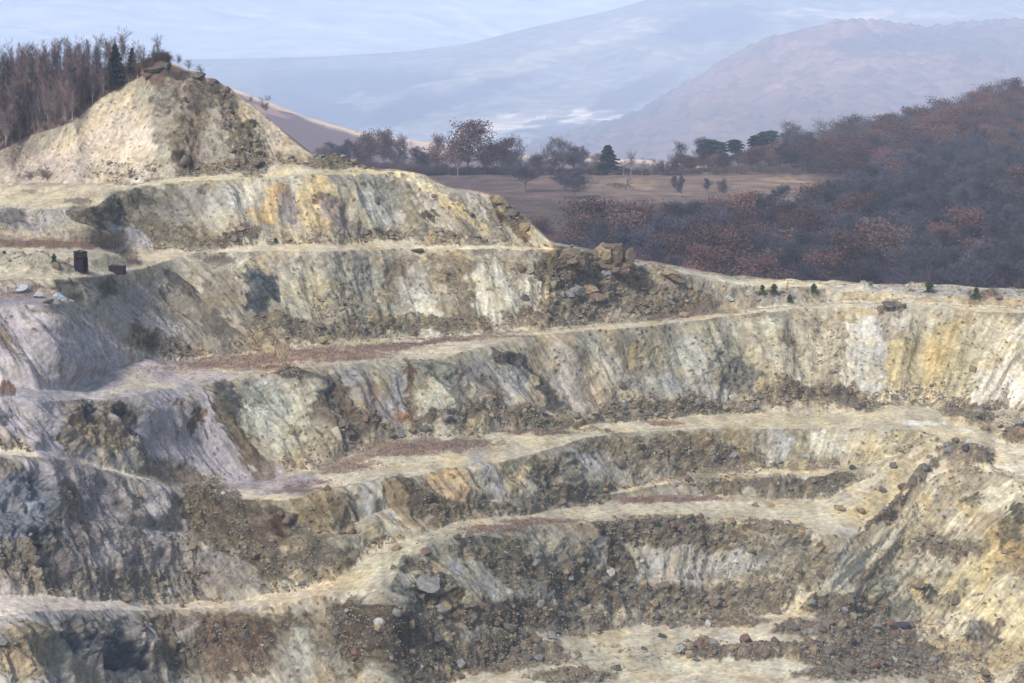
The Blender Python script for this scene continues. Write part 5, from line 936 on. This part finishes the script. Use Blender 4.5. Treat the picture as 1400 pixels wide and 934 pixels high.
zones = [(lambda x, y: y > 740 and x > 640, 'pit bottom rubble', 'in the rubble at the bottom of the pit'), (lambda x, y: y > 740, 'bottom left rubble', 'in the rubble of the bottom left faces'),
         (lambda x, y: y > 600 and x > 1150, 'right slope rubble', 'on the long slope and ramp at right'), (lambda x, y: y > 600, 'lower bench rubble', 'in the rubble under the lower benches'),
         (lambda x, y: y > 480 and x > 1000, 'right wall heaps', 'in the rubble heaps under the right wall'), (lambda x, y: y > 480, 'middle face rubble', 'at the foot of the middle face'), (lambda x, y: y > 340, 'second face rubble', 'on or under the second face from the top'), (lambda x, y: True, 'top hill rubble', 'in the scree of the top hill and top face')]
kinds = ['dark', 'brown', 'ochre', 'grey', 'rust', 'pale']
wordk = dict(dark='dark', brown='brown', ochre='ochre', grey='grey', rust='reddish', pale='pale')
nb = 0; nb2 = 0
for q in order:
    i = idx[q]; s_ = siz[q]; x, y = Xf[i], Yf[i]; p = Pf[i]; l_ = Bf[i].mean()
    wts = [3, 3, 1.2, 2, 1.2, .15] if l_ < 125 else [2, 3, 2.2, 2, .6, .7]
    if nb < 225:
        nm = R.choices(kinds, wts)[0]; z = [t_ for t_ in zones if t_[0](x, y)][0]
        o = link('boulder', RK[nm][R.randrange(6)]); o.scale = (s_*.62, s_*.55, s_*.62); o.rotation_euler = (R.uniform(-.5, .5), R.uniform(-.5, .5), R.uniform(0, 6.28)); o.location = Vector(p)+Vector((0, 0, s_*.16))
        tag(o, wordk[nm]+' boulder '+z[2], 'rock', wordk[nm]+' boulders, '+z[1]); nb += 1
    else:
        c = {'dark': (.12, .104, .078), 'brown': (.18, .145, .098), 'ochre': (.19, .15, .095), 'grey': (.15, .145, .13), 'rust': (.13, .085, .065), 'pale': (.26, .24, .21)}[R.choices(kinds, wts)[0]]
        a = small[R.randrange(12)] if nb2 < 4000 else tiny[R.randrange(16)]; nb2 += 1; sf = R.uniform(.8, 1.2)
        items.append((a[0]*np.array((1, .7+.5*R.random(), 1)), a[1], p+np.array((0, 0, s_*.1)), s_*.6, s_*.5, R.random()*6.28, np.array(c)*sf))
m_rub = mat('rubble_stone', attr='Col', var=.25, vscale=2.5)
scatter_mesh('rubble', items, m_rub, 'broken dark and brown stones littering slopes and bench feet')

# ------------------------------------------------------------------ rusty cabin and steel box on the left bench
m_rust = mat('dark_rust', (.018, .010, .016), rough=.7, vscale=4, var=.5, bump=.02, bscale=8); m_rust2 = mat('red_rust', (.07, .028, .03), rough=.8, vscale=5, var=.5); m_black = mat('dark_inside', (.008, .008, .012))
def boxes(name, bl, m, parent):
    V, Fc, off = [], [], 0
    for (x0, x1, y0, y1, z0, z1) in bl:
        V += [(x, y, z) for z in (z0, z1) for (x, y) in ((x0, y0), (x1, y0), (x1, y1), (x0, y1))]
        Fc += [[a+off for a in f] for f in ([3, 2, 1, 0], [4, 5, 6, 7], [0, 1, 5, 4], [1, 2, 6, 5], [2, 3, 7, 6], [3, 0, 4, 7])]; off += 8
    return link(name, mesh_np(name, np.array(V, float), np.array(Fc), m, False), parent)
p, n_, D_, c_, r_ = surf(110, 371); k = D_/F; wd, hg, dp = 20*k, 30*k, 2.0
root = empty('rusty_cabin', p-Vector((0, 0, .15)), math.radians(18)); tag(root, 'tall narrow dark rusty cabin with open doorway on the left bench', 'cabin')
w2 = wd*.42; d2 = dp/2; t_ = .07
# walls with a window and a doorway in the front (front faces -y)
boxes('wall', [(-w2, -w2+t_, -d2, d2, 0, hg*.92), (w2-t_, w2, -d2, d2, 0, hg*.92), (-w2+t_, w2-t_, d2-t_, d2, 0, hg*.92), (-w2+t_, -w2*.72, -d2, -d2+t_, 0, hg*.92), (-w2*.72, w2*.1, -d2, -d2+t_, 0, hg*.55),
               (-w2*.72, w2*.1, -d2, -d2+t_, hg*.76, hg*.92), (w2*.1, w2*.3, -d2, -d2+t_, 0, hg*.92), (w2*.3, w2-t_, -d2, -d2+t_, hg*.72, hg*.92)], m_rust, root)
boxes('floor', [(-w2, w2, -d2, d2, .03, .12)], m_rust2, root)
v = []
for (z, g) in ((hg*.922, 0), (hg*.922+.06, 0)):
    v += [(-w2-.08, -d2-.1, z), (w2+.1, -d2-.1, z-.12), (w2+.1, d2+.1, z-.12), (-w2-.08, d2+.1, z)]
v += [(-w2*.1, -d2-.1, hg*1.0), (-w2*.1, d2+.1, hg*1.0)]
v = np.array(v); f = [[3, 2, 1, 0], [0, 1, 8, 8]]
rv_ = np.array([(-w2-.08, -d2-.1, hg*.922), (0, -d2-.1, hg), (w2+.1, -d2-.1, hg*.922), (-w2-.08, d2+.1, hg*.922), (0, d2+.1, hg), (w2+.1, d2+.1, hg*.922)], float)
rv2 = rv_+np.array((0, 0, .06)); RV = np.concatenate([rv_, rv2])
rf = np.array([[0, 3, 4, 1], [1, 4, 5, 2], [6, 7, 10, 9], [7, 8, 11, 10], [0, 1, 7, 6], [1, 2, 8, 7], [3, 9, 10, 4], [4, 10, 11, 5], [0, 6, 9, 3], [2, 5, 11, 8]])
link('roof', mesh_np('roof', RV, rf, m_rust, False), root)
boxes('gable', [(-w2*.8, w2*.8, -d2, -d2+t_, hg*.92, hg*.94)], m_rust, root)
boxes('window_frame', [(-w2*.74, w2*.12, -d2-.03, -d2-.003, hg*.54, hg*.57), (-w2*.74, w2*.12, -d2-.03, -d2-.003, hg*.74, hg*.77), (-w2*.33, -w2*.27, -d2-.03, -d2-.003, hg*.57, hg*.74)], m_rust2, root)
dr = boxes('door', [(w2-.02, w2+.04, -d2-.75, -d2-.01, .1, hg*.7)], m_rust2, root); dr['label'] = 'reddish steel door swung open'
boxes('corner_post', [(-w2-.04, -w2-.003, -d2-.04, -d2+.05, 0, hg*.9)], m_rust2, root); boxes('corner_post', [(w2+.003, w2+.05, d2-.08, d2+.03, 0, hg*.9)], m_rust2, root)
boxes('skid', [(-w2-.1, w2+.1, -d2+.1, -d2+.3, -.25, .03), (-w2-.1, w2+.1, d2-.3, d2-.1, -.25, .03)], m_rust2, root)
p, n_, D_, c_, r_ = surf(161, 376); k = D_/F; w2 = 10.5*k; hg = 12*k; d2 = .8
root = empty('steel_box', p+Vector((0, 0, .25)), math.radians(-8)); tag(root, 'low dark rusty open steel box right of the cabin', 'container')
boxes('wall', [(-w2, -w2+.07, -d2, d2, .1, hg), (w2-.07, w2, -d2, d2, .1, hg), (-w2+.07, w2-.07, -d2, -d2+.07, .1, hg*.96), (-w2+.07, w2-.07, d2-.07, d2, .1, hg*.96)], m_rust, root)
boxes('floor', [(-w2, w2, -d2, d2, 0, .1)], m_rust, root)
for i in range(4): x = -w2+.15+i*(2*w2-.3)/3; boxes('rib', [(x-.05, x+.05, -d2-.07, -d2-.003, .05, hg*.93)], m_rust2, root)
boxes('rim', [(-w2-.06, w2+.06, -d2-.08, -d2+.09, hg, hg+.09), (-w2-.06, w2+.06, d2-.09, d2+.08, hg, hg+.09)], m_rust, root)
# ------------------------------------------------------------------ white farmhouse far across the valley
m_wh = mat('white_plaster', (.8, .8, .78), vscale=.1, var=.05); m_rf = mat('pale_roof', (.55, .50, .47), vscale=.2, var=.1); m_gl = mat('window_dark', (.08, .09, .11), rough=.2)
def vpt(x, y):
    j = int(np.clip(np.searchsorted(vX[0], x), 0, vX.shape[1]-1)); i = int(np.clip(np.searchsorted(vY[:, j], y), 0, vY.shape[0]-1)); return Vector(vQ[i, j])
def farmhouse(x, y, w, d, h, rz, lab):
    p = vpt(x, y); r = empty('farmhouse', p-Vector((0, 0, 2)), rz); tag(r, lab, 'house')
    boxes('wall', [(-w/2, w/2, -d/2, d/2, -4, h)], m_wh, r)
    V = np.array([(-w/2-1, -d/2-1, h+.1), (w/2+1, -d/2-1, h+.1), (w/2+1, d/2+1, h+.1), (-w/2-1, d/2+1, h+.1), (-w/2-1, 0, h+d*.45), (w/2+1, 0, h+d*.45)], float)
    rf_ = link('roof', mesh_np('roof', V, np.array([[3, 2, 1, 0], [0, 1, 5, 4], [2, 3, 4, 5], [0, 4, 3, 3], [1, 2, 5, 5]])[:3], m_rf, False), r)
    link('gable', mesh_np('gable', V*np.array((.97, .9, 1)), np.array([[0, 4, 3], [1, 2, 5]]), m_wh, False), r)
    for i in range(3): wx_ = -w/2+w*(i+.5)/3; boxes('window', [(wx_-1, wx_+1, -d/2-.12, -d/2-.01, h*.35, h*.7)], m_gl, r)
    boxes('chimney', [(w*.2, w*.2+1.6, -.8, .8, h+d*.35, h+d*.6)], m_wh, rf_)
farmhouse(735, 161, 17, 11, 7, .2, 'white farmhouse on the far hillside, left one of two')
farmhouse(742, 160, 14, 12, 7, -.3, 'white farmhouse on the far hillside, right one of two')
